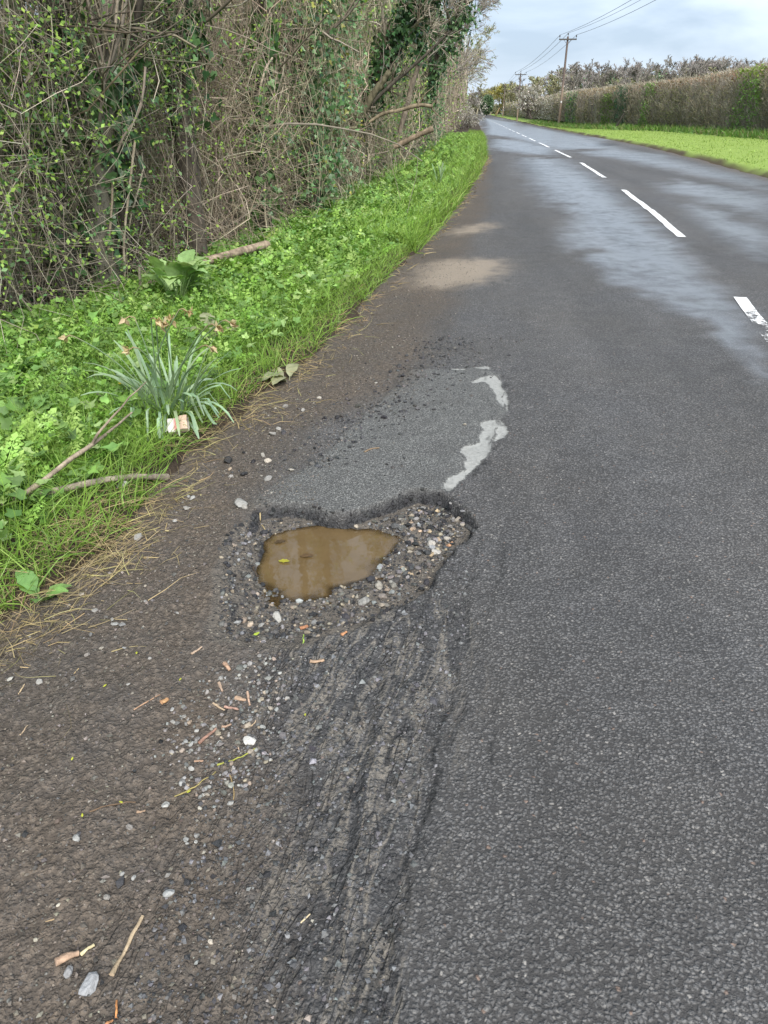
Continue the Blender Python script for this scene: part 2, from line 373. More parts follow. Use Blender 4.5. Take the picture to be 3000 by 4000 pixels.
def mat_road():
    m = NT('asphalt'); co = m.coord()
    a1, a2 = m.attr('m1'), m.attr('m2')
    s1, s2 = m.n('ShaderNodeSeparateColor'), m.n('ShaderNodeSeparateColor')
    m.link(a1.outputs['Color'], s1.inputs[0]); m.link(a2.outputs['Color'], s2.inputs[0])
    dirt, patch, sand = s1.outputs[0], s1.outputs[1], s1.outputs[2]
    wet, streak, hole = s2.outputs[0], s2.outputs[1], s2.outputs[2]
    a3 = m.attr('m3'); s3 = m.n('ShaderNodeSeparateColor'); m.link(a3.outputs['Color'], s3.inputs[0])
    pale, crack, h2 = s3.outputs[0], s3.outputs[1], s3.outputs[2]
    big = m.noise(co, 1.1, 5); mid = m.noise(co, 7, 5); fine = m.noise(co, 240, 3, .7); grit = m.noise(co, 60, 5, .65)
    warp = m.n('ShaderNodeVectorMath', _operation='MULTIPLY_ADD')
    nz = m.n('ShaderNodeTexNoise', Scale=90.0, Detail=2.0); m.link(co, nz.inputs['Vector'])
    m.link(nz.outputs['Color'], warp.inputs[0]); warp.inputs[1].default_value = (.011, .011, .011); m.link(co, warp.inputs[2])
    vco = warp.outputs[0]
    chip_d = m.voro(vco, 122); chip_c = m.voro(vco, 122, 'Color')
    rc = m.n('ShaderNodeSeparateColor'); m.link(chip_c, rc.inputs[0]); rnd = rc.outputs[0]; rnd2 = rc.outputs[1]
    # chippings: dark binder between grey stones, a few pale, buff and reddish ones
    stone = m.ramp(rnd, [(0, (.085, .085, .086)), (.45, (.125, .125, .127)), (.9, (.158, .158, .159)), (.98, (.21, .206, .2)), (1, (.31, .3, .285))])
    stone = m.mix(m.math('GREATER_THAN', rnd2, .993), stone, (.2, .15, .125))
    worn = m.ramp(big, [(.3, .30), (.7, .44)])
    col = m.mix(m.ramp(m.math('ADD', chip_d, m.math('MULTIPLY', m.math('SUBTRACT', worn, .36), .8)), [(.35, 0.), (.62, 1.)]), stone, (.054, .053, .053))
    wt = m.n('ShaderNodeMapping', Scale=(1.6, .16, 1.0)); m.link(co, wt.inputs['Vector']); wheel = m.noise(wt.outputs['Vector'], 1.0, 4)
    col = m.mix(1.0, col, m.ramp(wheel, [(.3, .8), (.7, 1.2)]), 'MULTIPLY')
    col = m.mix(1.0, col, m.ramp(grit, [(.3, .78), (.7, 1.22)]), 'MULTIPLY')
    col = m.mix(1.0, col, m.ramp(mid, [(.2, .8), (.8, 1.16)]), 'MULTIPLY')
    col = m.mix(1.0, col, m.ramp(big, [(.3, (.95, .94, .94)), (.7, (1.12, 1.07, 1.0))]), 'MULTIPLY')
    # repair patch: paler and tighter
    pcd = m.voro(vco, 150); pcc = m.voro(vco, 150, 'Color')
    pc = m.mix(m.ramp(pcd, [(.3, 0.), (.6, 1.)]), m.ramp(pcc, [(0, (.125, .127, .12)), (.6, (.2, .2, .19)), (1, (.33, .33, .31))]), (.075, .075, .072))
    col = m.mix(m.math('MULTIPLY', patch, m.ramp(mid, [(.25, .55), (.6, 1.)])), col, pc)
    # fine beige dust washed along the grooves
    sxyz = m.n('ShaderNodeSeparateXYZ'); m.link(co, sxyz.inputs[0])
    fan = m.n('ShaderNodeCombineXYZ'); m.link(m.math('MULTIPLY', m.math('SUBTRACT', sxyz.outputs[0], m.math('MULTIPLY', sxyz.outputs[1], .16)), 17.0), fan.inputs[0]); m.link(m.math('MULTIPLY', sxyz.outputs[1], 3.4), fan.inputs[1])
    an = m.n('ShaderNodeTexNoise', Scale=1.0, Detail=2.5, Roughness=.5, Distortion=.9); m.link(fan.outputs[0], an.inputs['Vector'])
    fan2 = m.n('ShaderNodeVectorMath', _operation='ADD'); m.link(fan.outputs[0], fan2.inputs[0]); fan2.inputs[1].default_value = (31.7, 12.3, 5.0)
    an2 = m.n('ShaderNodeTexNoise', Scale=1.0, Detail=2.5, Roughness=.5, Distortion=1.0); m.link(fan2.outputs[0], an2.inputs['Vector'])
    lump = m.noise(co, 26, 5, .6)
    reg = m.ramp(streak, [(.02, 0.), (.35, 1.)])
    col = m.mix(m.math('MULTIPLY', reg, m.ramp(lump, [(.36, .35), (.58, .8)])), col, m.mix(rnd, (.022, .022, .023), (.075, .074, .074)))
    vein = m.ramp(m.math('ABSOLUTE', m.math('SUBTRACT', an.outputs['Fac'], .52)), [(.0, .95), (.06, 0.)])
    broad = m.ramp(an.outputs['Fac'], [(.6, 0.), (.7, 1.)])
    du = m.math('MAXIMUM', vein, m.math('MULTIPLY', broad, .85))
    du = m.math('MULTIPLY', du, m.ramp(m.math('ADD', m.math('MULTIPLY', grit, .8), m.math('ADD', m.math('MULTIPLY', chip_d, .4), m.math('MULTIPLY', fine, .35))), [(.60, 0.), (.82, 1.)]))
    du = m.math('MULTIPLY', du, reg)
    col = m.mix(m.math('MULTIPLY', du, .66), col, m.mix(mid, (.215, .188, .152), (.31, .276, .226)))
    dk = m.math('MULTIPLY', reg, m.ramp(m.math('ABSOLUTE', m.math('SUBTRACT', an2.outputs['Fac'], .5)), [(.004, .62), (.02, 0.)]))
    col = m.mix(dk, col, (.014, .014, .014))
    # soil thrown over the edge
    soil = m.mix(grit, (.070, .058, .046), (.2, .168, .135))
    soil = m.mix(m.ramp(m.voro(vco, 150), [(.18, 1.), (.3, 0.)]), soil, m.ramp(m.voro(vco, 150, 'Color'), [(0, (.06, .056, .052)), (.75, (.13, .122, .112)), (1, (.32, .29, .24))]))
    soil = m.mix(1.0, soil, m.ramp(big, [(.3, (.9, .9, .91)), (.65, (1.18, 1.1, 1.03))]), 'MULTIPLY')
    crumb = m.voro(vco, 62); soil = m.mix(m.ramp(crumb, [(.25, 0.), (.6, .7)]), soil, (.055, .044, .034))
    df = m.math('MULTIPLY', dirt, m.ramp(m.math('ADD', mid, m.math('MULTIPLY', grit, .5)), [(.45, .6), (.85, 1.)]))
    col = m.mix(df, col, soil)
    # rubble floor of the hole
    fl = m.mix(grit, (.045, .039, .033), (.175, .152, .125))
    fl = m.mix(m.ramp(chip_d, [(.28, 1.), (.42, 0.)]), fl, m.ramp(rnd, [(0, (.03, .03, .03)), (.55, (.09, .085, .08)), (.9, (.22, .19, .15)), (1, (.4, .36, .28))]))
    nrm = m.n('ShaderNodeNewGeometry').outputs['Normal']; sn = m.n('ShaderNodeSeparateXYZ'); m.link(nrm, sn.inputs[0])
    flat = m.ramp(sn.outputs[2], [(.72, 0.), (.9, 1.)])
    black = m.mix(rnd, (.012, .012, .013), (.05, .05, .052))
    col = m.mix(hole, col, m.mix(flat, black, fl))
    col = m.mix(m.math('MULTIPLY', h2, .9), col, m.mix(grit, (.015, .015, .016), (.06, .058, .055)))
    # dried silt
    col = m.mix(m.math('MULTIPLY', sand, m.ramp(m.math('ADD', mid, m.math('MULTIPLY', sand, .55)), [(.45, 0.), (.95, 1.)])), col, m.mix(grit, (.2, .165, .125), (.36, .3, .235)))
    # smooth pale skim left round the patch
    pn = m.math('ADD', pale, m.math('MULTIPLY', m.math('SUBTRACT', m.noise(co, 95, 5, .7), .5), .035))
    pf = m.ramp(pn, [(0.0, 1.), (.006, 0.)])
    col = m.mix(m.math('MULTIPLY', pf, m.ramp(m.math('ADD', grit, m.math('MULTIPLY', fine, .4)), [(.4, .55), (.75, .95)])), col, m.mix(grit, (.24, .24, .225), (.34, .34, .32)))
    cf = m.math('MULTIPLY', crack, m.ramp(grit, [(.35, .3), (.55, 1.)]))
    col = m.mix(cf, col, (.012, .012, .012))
    # dampness: darker and glossier
    wf = m.math('MULTIPLY', wet, m.ramp(m.math('ADD', m.math('MULTIPLY', mid, .5), m.math('MULTIPLY', big, .5)), [(.36, .55), (.54, 1.)]))
    col = m.mix(m.math('MULTIPLY', wf, .15), col, (.06, .063, .07))
    ro = m.math('SUBTRACT', .68, m.math('MULTIPLY', wf, .40))
    hgt = m.math('ADD', m.math('MULTIPLY', m.ramp(chip_d, [(.05, 1.), (.62, 0.)]), .7), m.math('MULTIPLY', fine, .35))
    hgt = m.math('ADD', hgt, m.math('MULTIPLY', grit, .8))
    rough_ = m.math('MAXIMUM', m.math('MULTIPLY', dirt, .5), m.math('MULTIPLY', reg, .8))
    hgt = m.math('ADD', hgt, m.math('MULTIPLY', rough_, m.math('ADD', m.math('MULTIPLY', m.ramp(crumb, [(.05, 1.), (.6, 0.)]), 1.0), m.math('MULTIPLY', lump, 1.3))))
    hgt = m.math('SUBTRACT', hgt, m.math('MULTIPLY', dk, .9))
    amp = m.math('MULTIPLY', m.math('SUBTRACT', 1.0, m.math('MULTIPLY', pf, .85)), m.math('SUBTRACT', 1.0, m.math('MULTIPLY', wf, .82)))
    b = m.n('ShaderNodeBump', Strength=1.0, Distance=.006); m.link(m.math('MULTIPLY', hgt, amp), b.inputs['Height'])
    p = m.n('ShaderNodeBsdfPrincipled', Base_Color=col, Roughness=ro, Normal=b.outputs[0])
    m.link(m.math('ADD', .35, m.math('MULTIPLY', wf, .3)), p.inputs['Specular IOR Level'])
    m.link(m.math('MULTIPLY', wf, .62), p.inputs['Coat Weight']); p.inputs['Coat Roughness'].default_value = .28
    return m.done(p.outputs[0])
M_ROAD = mat_road()

def mat_soil(name, lo, hi, green=None, scale=9, edge=False):
    m = NT(name); co = m.coord()
    g = m.noise(co, 55, 6, .65); n = m.noise(co, scale, 5)
    col = m.mix(g, lo, hi)
    if green is not None:
        col = m.mix(m.ramp(n, [(.35, 0.), (.65, 1.)]), col, m.mix(m.noise(co, 140, 4), green[0], green[1]))
    if edge: col = m.mix(m.attr('tint').outputs['Color'], m.mix(g, (.04, .03, .02), (.13, .1, .06)), col)
    b = m.n('ShaderNodeBump', Strength=.9, Distance=.02); m.link(g, b.inputs['Height'])
    p = m.n('ShaderNodeBsdfPrincipled', Base_Color=col, Roughness=.92, Normal=b.outputs[0]); p.inputs['Specular IOR Level'].default_value = .15
    return m.done(p.outputs[0])
M_SOIL = mat_soil('verge_soil', (.022, .017, .012), (.085, .064, .046))
M_LITTER = mat_soil('leaf_litter', (.02, .016, .011), (.1, .075, .05))
M_MOWN = mat_soil('mown_turf', (.18, .26, .055), (.27, .37, .085), ((.19, .27, .055), (.31, .41, .105)), 2.5, True)
M_FIELD = mat_soil('field', (.05, .08, .02), (.1, .14, .04), ((.06, .1, .02), (.11, .16, .04)), .3)

def mat_water():
    m = NT('muddy_water'); co = m.coord()
    dep = m.attr('tint').outputs['Color']
    n = m.noise(co, 14, 5)
    col = m.mix(n, (.088, .057, .024), (.145, .098, .045))
    b = m.n('ShaderNodeBump', Strength=.06, Distance=.004); m.link(m.noise(co, 18, 2), b.inputs['Height'])
    p = m.n('ShaderNodeBsdfPrincipled', Base_Color=col, Roughness=.03, IOR=1.4, Normal=b.outputs[0]); p.inputs['Specular IOR Level'].default_value = .9
    tr = m.n('ShaderNodeBsdfTransparent', Color=(.8, .68, .48, 1)); gl = m.n('ShaderNodeBsdfGlossy', Roughness=.03, Normal=b.outputs[0])
    fr = m.n('ShaderNodeFresnel', IOR=1.33)
    thin = m.n('ShaderNodeMixShader'); m.link(fr.outputs[0], thin.inputs[0]); m.link(tr.outputs[0], thin.inputs[1]); m.link(gl.outputs[0], thin.inputs[2])
    mx = m.n('ShaderNodeMixShader'); m.link(dep, mx.inputs[0]); m.link(thin.outputs[0], mx.inputs[1]); m.link(p.outputs[0], mx.inputs[2])
    return m.done(mx.outputs[0])
M_WATER = mat_water()

def mat_paint():
    m = NT('worn_paint'); co = m.coord()
    n = m.math('ADD', m.noise(co, 45, 6, .7), m.math('MULTIPLY', m.noise(co, 7, 4), .6))
    w = m.attr('tint').outputs['Color']
    a = m.ramp(m.math('ADD', n, w), [(.70, 0.), (.76, 1.)])
    p = m.n('ShaderNodeBsdfPrincipled', Base_Color=m.mix(m.noise(co, 30, 4), (.62, .62, .61), (.8, .8, .79)), Roughness=.6)
    b = m.n('ShaderNodeBump', Strength=.5, Distance=.004); m.link(m.noise(co, 160, 3), b.inputs['Height']); m.link(b.outputs[0], p.inputs['Normal'])
    t = m.n('ShaderNodeBsdfTransparent'); mx = m.n('ShaderNodeMixShader'); m.link(a, mx.inputs[0]); m.link(t.outputs[0], mx.inputs[1]); m.link(p.outputs[0], mx.inputs[2])
    return m.done(mx.outputs[0])
M_PAINT = mat_paint()

# ------------------------------------------------------------------ the ground
def grid_faces(ny, nx):
    i = np.arange(ny * nx).reshape(ny, nx)
    return np.stack([i[:-1, :-1], i[:-1, 1:], i[1:, 1:], i[1:, :-1]], -1).reshape(-1, 4)
gx = [-1.62]
while gx[-1] < 9.6: gx.append(gx[-1] + (.0092 if gx[-1] < .25 else min(.28, .0092 + (gx[-1] - .25) * .06)))
gy = [-1.5, -.8, -.3, 0, .2, .3, .38]
while gy[-1] < 330: gy.append(gy[-1] + (.0092 if gy[-1] < 2.7 else .0092 + (gy[-1] - 2.7) * .023))
gx, gy = np.array(gx), np.array(gy)
X, Y = np.meshgrid(gx, gy); X = X.ravel(); Y = Y.ravel()
Z, mk = road_parts(X, Y)
Zr = np.where(X > T(ER, Y) + .3, Z - .12, Z)
road = MB().add(np.stack([X + bend(Y), Y, Zr], 1), grid_faces(len(gy), len(gx))).obj('road', M_ROAD, extra={
    'm1': np.stack([np.maximum(mk['dirt'], sstep(-.35, .1, X - T(ER, Y) + .15 * fbm(X * 2, Y * 2, 12))), mk['patch'], mk['sand']], 1),
    'm2': np.stack([mk['wet'], mk['streak'], mk['hole']], 1),
    'm3': np.stack([mk['pale'], mk['crack'], mk['h2']], 1)})
tag(road, 'worn grey asphalt road running away between the verges', None, kind='structure')

def strip(name, fx0, fx1, fz, ys, nx, mat, label, pw=1.0, tf=None):
    t = np.linspace(0, 1, nx) ** pw
    Yg, Tg = np.meshgrid(ys, t, indexing='ij'); Yg = Yg.ravel(); Tg = Tg.ravel()
    Xg = fx0(Yg) * (1 - Tg) + fx1(Yg) * Tg
    o = MB().add(np.stack([Xg + bend(Yg), Yg, fz(Xg, Yg)], 1), grid_faces(len(ys), nx), (1, 1, 1) if tf is None else tf(Xg, Yg)[:, None] * np.ones((1, 3))).obj(name, mat)
    return tag(o, label, None, kind='structure')
ysv = [-1.5]
while ysv[-1] < 330: ysv.append(ysv[-1] + max(.035, abs(ysv[-1]) * .022))
ysv = np.array(ysv)
strip('verge', lambda y: T(EL, y) + .12, lambda y: T(TB, y) - .3, verge_z, ysv, 70, M_SOIL, 'dark soil bank of the near verge under the wild plants')
strip('thicket_floor', lambda y: T(TB, y) - .3, lambda y: T(TB, y) - 40, lambda x, y: verge_z(np.maximum(x, T(TB, y) - .6), y) - .004, ysv[::2], 30, M_LITTER, 'brown leaf litter under the trees', 2.)
strip('mown_verge', lambda y: T(ER, y) - .15, lambda y: T(HX, y) + .6, verge_z_right, ysv[ysv > 4], 40, M_MOWN, 'bright mown grass bank along the far side of the road', 1.6, lambda x, y: sstep(.12, .42, x - T(ER, y) + .22 * fbm(x * 1.5, y * .9, 66)))
strip('field', lambda y: T(HX, y) + .6, lambda y: T(HX, y) + 400, lambda x, y: T(HZ, y) - .02, ysv[::4], 10, M_FIELD, 'open field behind the hedge')
gv = np.array([(-1500, -60, -.6), (1500, -60, -.6), (1500, 300, -.6), (-1500, 300, -.6), (-1500, 330, 1.9), (1500, 330, 1.9), (-1500, 2600, 3), (1500, 2600, 3)], float)
tag(MB().add(gv, [(0, 1, 2, 3), (3, 2, 5, 4), (4, 5, 7, 6)]).obj('ground', M_FIELD), 'flat green land reaching to the horizon', None, kind='structure')

# puddle
px = np.linspace(-.85, .1, 130); py = np.linspace(1.4, 2.45, 130)
PX, PYY = np.meshgrid(px, py); sdp = poly_sd(PX.ravel(), PYY.ravel(), POOL).reshape(PX.shape)
vv = np.stack([PX, PYY, np.full(PX.shape, WATER_Z)], -1).reshape(-1, 3)
fq = grid_faces(130, 130); keep = (sdp.ravel()[fq] < .06).all(1); fq = fq[keep]
us, inv = np.unique(fq, return_inverse=True)
dpt = WATER_Z - road_z(vv[us][:, 0], vv[us][:, 1])
opac = (.12 + .86 * sstep(0, .02, dpt))[:, None] * np.ones((1, 3))
puddle = MB().add(vv[us], inv.reshape(-1, 4), opac).obj('puddle', M_WATER)
tag(puddle, 'muddy brown puddle lying in the pothole', None, kind='structure')

# centre line: 6 m dashes with 3 m gaps, slightly worn
def dash(y0, y1, worn):
    ys_ = np.linspace(y0, y1, max(6, int((y1 - y0) / .12))); xs_ = np.linspace(-.05, .05, 5)
    Yg, Xg = np.meshgrid(ys_, xs_, indexing='ij'); Yg = Yg.ravel(); Xg = Xg.ravel()
    cx = T(CLN, Yg) + Xg + .004 * fbm(Yg * 9, Xg * 30, 5)
    tw = np.full(len(Yg), .55) if worn is None else worn(Yg, Xg)
    m = MB().add(np.stack([cx + bend(Yg), Yg, road_z(cx, Yg) + .005], 1), grid_faces(len(ys_), 5), tw[:, None] * np.ones((1, 3)))
    o = m.obj('road_marking', M_PAINT, road); return o
dash(3.0, 6.0, lambda y, x: -.06 + .4 * sstep(5.6, 5.85, y) - .12 * sstep(5.2, 4.9, y) + .28 * fbm(y * 5, x * 24, 3))
dash(9.22, 15.4, lambda y, x: .5 - .3 * sstep(10.5, 9.3, y) * sstep(.0, .06, np.abs(((y * 1.7) % 1) - .5)) * 0 - .18 * sstep(11.2, 9.2, y))
y0 = 18.5
while y0 < 240:
    dash(y0, y0 + 6.1, None); y0 += 9.1

# ------------------------------------------------------------------ loose stones, chips of wood, buds
def ico(sub=0):
    import bmesh
    bm = bmesh.new(); bmesh.ops.create_icosphere(bm, subdivisions=sub + 1, radius=1)
    v = np.array([q.co[:] for q in bm.verts]); f = np.array([[q.index for q in p.verts] for p in bm.faces]); bm.free(); return v, f
ICO0, ICO1 = ico(0), ico(1)
def stone_shape(base, seed, cuts=7):
    r = np.random.default_rng(seed); v = base[0].copy()
    for _ in range(cuts):
        n = unit(r.normal(size=3)); d = r.uniform(.5, .85); e = v @ n - d; v = np.where((e > 0)[:, None], v - e[:, None] * n, v)
    v = v * np.array([1, r.uniform(.65, .95), r.uniform(.45, .75)]) * (1 + .05 * r.normal(size=(len(v), 1)))
    return v
OCT = (np.array([(1, 0, 0), (-1, 0, 0), (0, 1, 0), (0, -1, 0), (0, 0, 1), (0, 0, -1.)]), np.array([(0, 2, 4), (2, 1, 4), (1, 3, 4), (3, 0, 4), (2, 0, 5), (1, 2, 5), (3, 1, 5), (0, 3, 5)]))
SHO = [OCT[0] * np.random.default_rng(i).uniform(.6, 1.15, (6, 1)) * np.array([1, .9, .7]) for i in range(8)]
SH0 = [stone_shape(ICO0, 100 + i, 3) for i in range(8)]
SH1 = [stone_shape(ICO1, 200 + i, 9) for i in range(10)]
S_GREY, S_PALE, S_BUFF, S_BLACK, S_PINK = (.205, .2, .19), (.4, .4, .38), (.38, .29, .19), (.028, .028, .03), (.3, .2, .16)
def scatter_gravel(name, x, y, size, cols, label, sink=.3, tiny=False):
    m = MB(); n = len(x); z = road_z(x, y); sel = rng.integers(0, 8, n); t = pal(cols, n, .25)
    for k_ in range(8):
        i = np.where(sel == k_)[0]
        if len(i) == 0: continue
        a = rng.uniform(0, 6.28, len(i)); tl = .35 * rng.normal(size=(len(i), 2))
        Zv = unit(np.stack([tl[:, 0], tl[:, 1], np.ones(len(i))], 1)); Xv = unit(np.cross(np.stack([np.cos(a), np.sin(a), 0 * a], 1), Zv)); Yv = np.cross(Zv, Xv)
        SHP, FCS = (SHO, OCT[1]) if tiny else (SH0, ICO0[1]); v, f = inst(SHP[k_], FCS, np.stack([x[i], y[i], z[i] + size[i] * (.5 - sink)], 1), Xv, Yv, Zv, size[i])
        m.add(v, f, rep(t[i], len(SHP[k_])))
    return tag(m.obj(name, M_STONE, smooth=False), label, 'gravel', kind='stuff')
def in_poly(n, poly, pad=0.):
    lo, hi = poly.min(0) - pad, poly.max(0) + pad; out = []
    while sum(len(o) for o in out) < n:
        p = rng.uniform(lo, hi, (n * 2, 2)); out.append(p[poly_sd(p[:, 0], p[:, 1], poly) < pad])
    return np.concatenate(out)[:n]
p = in_poly(3100, HOLE, -.035)
keep = (poly_sd(p[:, 0], p[:, 1], POOL) > .0) | (rng.random(len(p)) < .12)
p = p[keep]
rt = sstep(-.35, -.05, p[:, 0]) * sstep(1.9, 2.1, p[:, 1])
sz = rng.gamma(2.0, .0019, len(p)) + .0016 + .003 * rt * rng.random(len(p))
scatter_gravel('gravel', p[:, 0], p[:, 1], sz, [S_BLACK, S_BLACK, S_BLACK, (.07, .068, .065), (.1, .095, .088), (.13, .12, .105), (.26, .215, .16), (.2, .2, .2)], 'loose black and buff gravel covering the floor of the pothole')
# gravel over the dirty left margin
n = 7500
y = .45 + 7 * rng.random(n) ** 1.9; x = T(DIRTB, y) + .15 - rng.random(n) ** .8 * (T(DIRTB, y) - T(EL, y) + .1)
k2 = poly_sd(x, y, HOLE) > .02
x, y = x[k2], y[k2]; sz = rng.gamma(2., .0011, len(x)) + .0012
scatter_gravel('gravel', x, y, sz, [(.06, .055, .05), (.1, .095, .09), (.09, .08, .065), (.14, .13, .12), (.17, .15, .12), (.22, .2, .17), (.05, .05, .05)], 'fine grit and small stones strewn over the dirty road margin', tiny=True)
n = 11500
y = .42 + 4.2 * rng.random(n) ** 1.6; x = T(DIRTB, y) + .22 - rng.random(n) ** .9 * (T(DIRTB, y) - T(EL, y) + .15)
k2 = poly_sd(x, y, HOLE) > .0
x, y = x[k2], y[k2]; sz = rng.gamma(2., .0009, len(x)) + .001
scatter_gravel('gravel', x, y, sz, [(.1, .085, .07), (.135, .115, .095), (.072, .062, .053), (.165, .14, .115), (.105, .095, .083)], 'dark crumbs of soil and grit on the margin left of the pothole', tiny=True)
n = 5000; y = .45 + 1.5 * rng.random(n); x = rng.uniform(-.5, .05, n)
ld_, ls_ = line_d(x, y, LEDGE); k2 = (ls_ > 0) & (poly_sd(x, y, HOLE) > .01); x, y = x[k2], y[k2]
scatter_gravel('gravel', x, y, rng.gamma(2., .0013, len(x)) + .0018, [(.05, .05, .052), (.085, .085, .087), (.12, .12, .122), (.16, .16, .16), (.035, .035, .036)], 'loosened grey chippings on the worn strip in front of the pothole', .45, True)
# spill of grey gravel in front of the hole
cl = GL([(400, 1560), (470, 1460), (560, 1430), (600, 1500), (560, 1600), (500, 1680), (420, 1680), (380, 1620)], (0, 0), k)
p = in_poly(420, cl, .05); sz = rng.gamma(2.2, .0013, len(p)) + .0018
scatter_gravel('gravel', p[:, 0], p[:, 1], sz, [S_GREY, S_GREY, (.24, .235, .22), (.12, .118, .11), (.09, .085, .078), (.26, .22, .17)], 'patch of small grey gravel spilled in front of the pothole', .35)
# black crumbs torn off along the left of the patch
n = 900; y = rng.uniform(2.5, 4.6, n); x = T(DIRTB, y) + .12 + .16 * rng.normal(size=n)
k2 = poly_sd(x, y, HOLE) > .02
scatter_gravel('gravel', x[k2], y[k2], rng.gamma(2.2, .0022, k2.sum()) + .002, [S_BLACK, (.045, .045, .047), (.08, .075, .07)], 'black asphalt crumbs along the ragged side of the repair patch')

# broken asphalt lumps along the steep rim, parts of the road
lump_me = [MB().add(SH1[i] * np.array([1, 1, 1.25]), ICO1[1], pal([(.03, .03, .031), (.045, .045, .046), (.06, .06, .06), (.022, .022, .023)], 1, .1)[0]).mesh('asphalt_lump', M_STONE, False) for i in range(10)]
rimp = np.concatenate([HOLE[:24], HOLE[-3:-1]]); rimp = np.concatenate([HOLE[-3:], HOLE[:24]])
seg = np.hypot(*np.diff(rimp, axis=0).T); cum = np.concatenate([[0], np.cumsum(seg)])
for q in range(170):
    t_ = rng.uniform(0, cum[-1]); x_ = np.interp(t_, cum, rimp[:, 0]); y_ = np.interp(t_, cum, rimp[:, 1])
    nx_, ny_ = x_ + .42, y_ - 2.0; nn_ = math.hypot(nx_, ny_); off = rng.uniform(-.004, .026); x_ -= nx_ / nn_ * off; y_ -= ny_ / nn_ * off
    z_ = float(road_z(x_, y_)[0]); r_ = rng.uniform(.006, .015) * (.8 if z_ > -.015 else 1.0)
    if z_ < -.055: continue
    o = bpy.data.objects.new('asphalt_lump', lump_me[q % 10]); C.objects.link(o); o.parent = road; o.location = (x_, y_, z_ - r_ * .15); o.scale = (r_, r_, r_); o.rotation_euler = tuple(rng.uniform(0, 6.28, 3))
GREYS, stone_me = 'loose stones in and around the pothole', {}
def stone(u, v, px_, col, label, zoff=0., i=None, el=1.0):
    x_, y_ = G(u, v, -.045 if poly_sd(np.array([G(u, v)[0]]), np.array([G(u, v, -.045)[1]]), HOLE)[0] < 0 else 0.)
    z_ = float(surf_z(x_, y_)[0])
    d = math.sqrt(x_ ** 2 + y_ ** 2 + (CAM_H - z_) ** 2); r_ = px_ * d / FPX * .5
    i = rng.integers(0, 10) if i is None else i
    col = np.array(col); col = (.45 * col + .55 * col.mean()) * np.array([1.03, 1.0, .93]) * .8
    me = MB().add(SH1[i] * r_, ICO1[1], col * (1 + .06 * rng.normal())).mesh('stone', M_STONE, False)
    o = bpy.data.objects.new('stone', me); C.objects.link(o)
    o.location = (x_, y_, z_ + r_ * .32); o.rotation_euler = (rng.normal() * .2, rng.normal() * .2, rng.uniform(0, 6.28))
    return tag(o, label, 'stone', GREYS)
o6, s6 = (700, 1350), 1400 / 1659
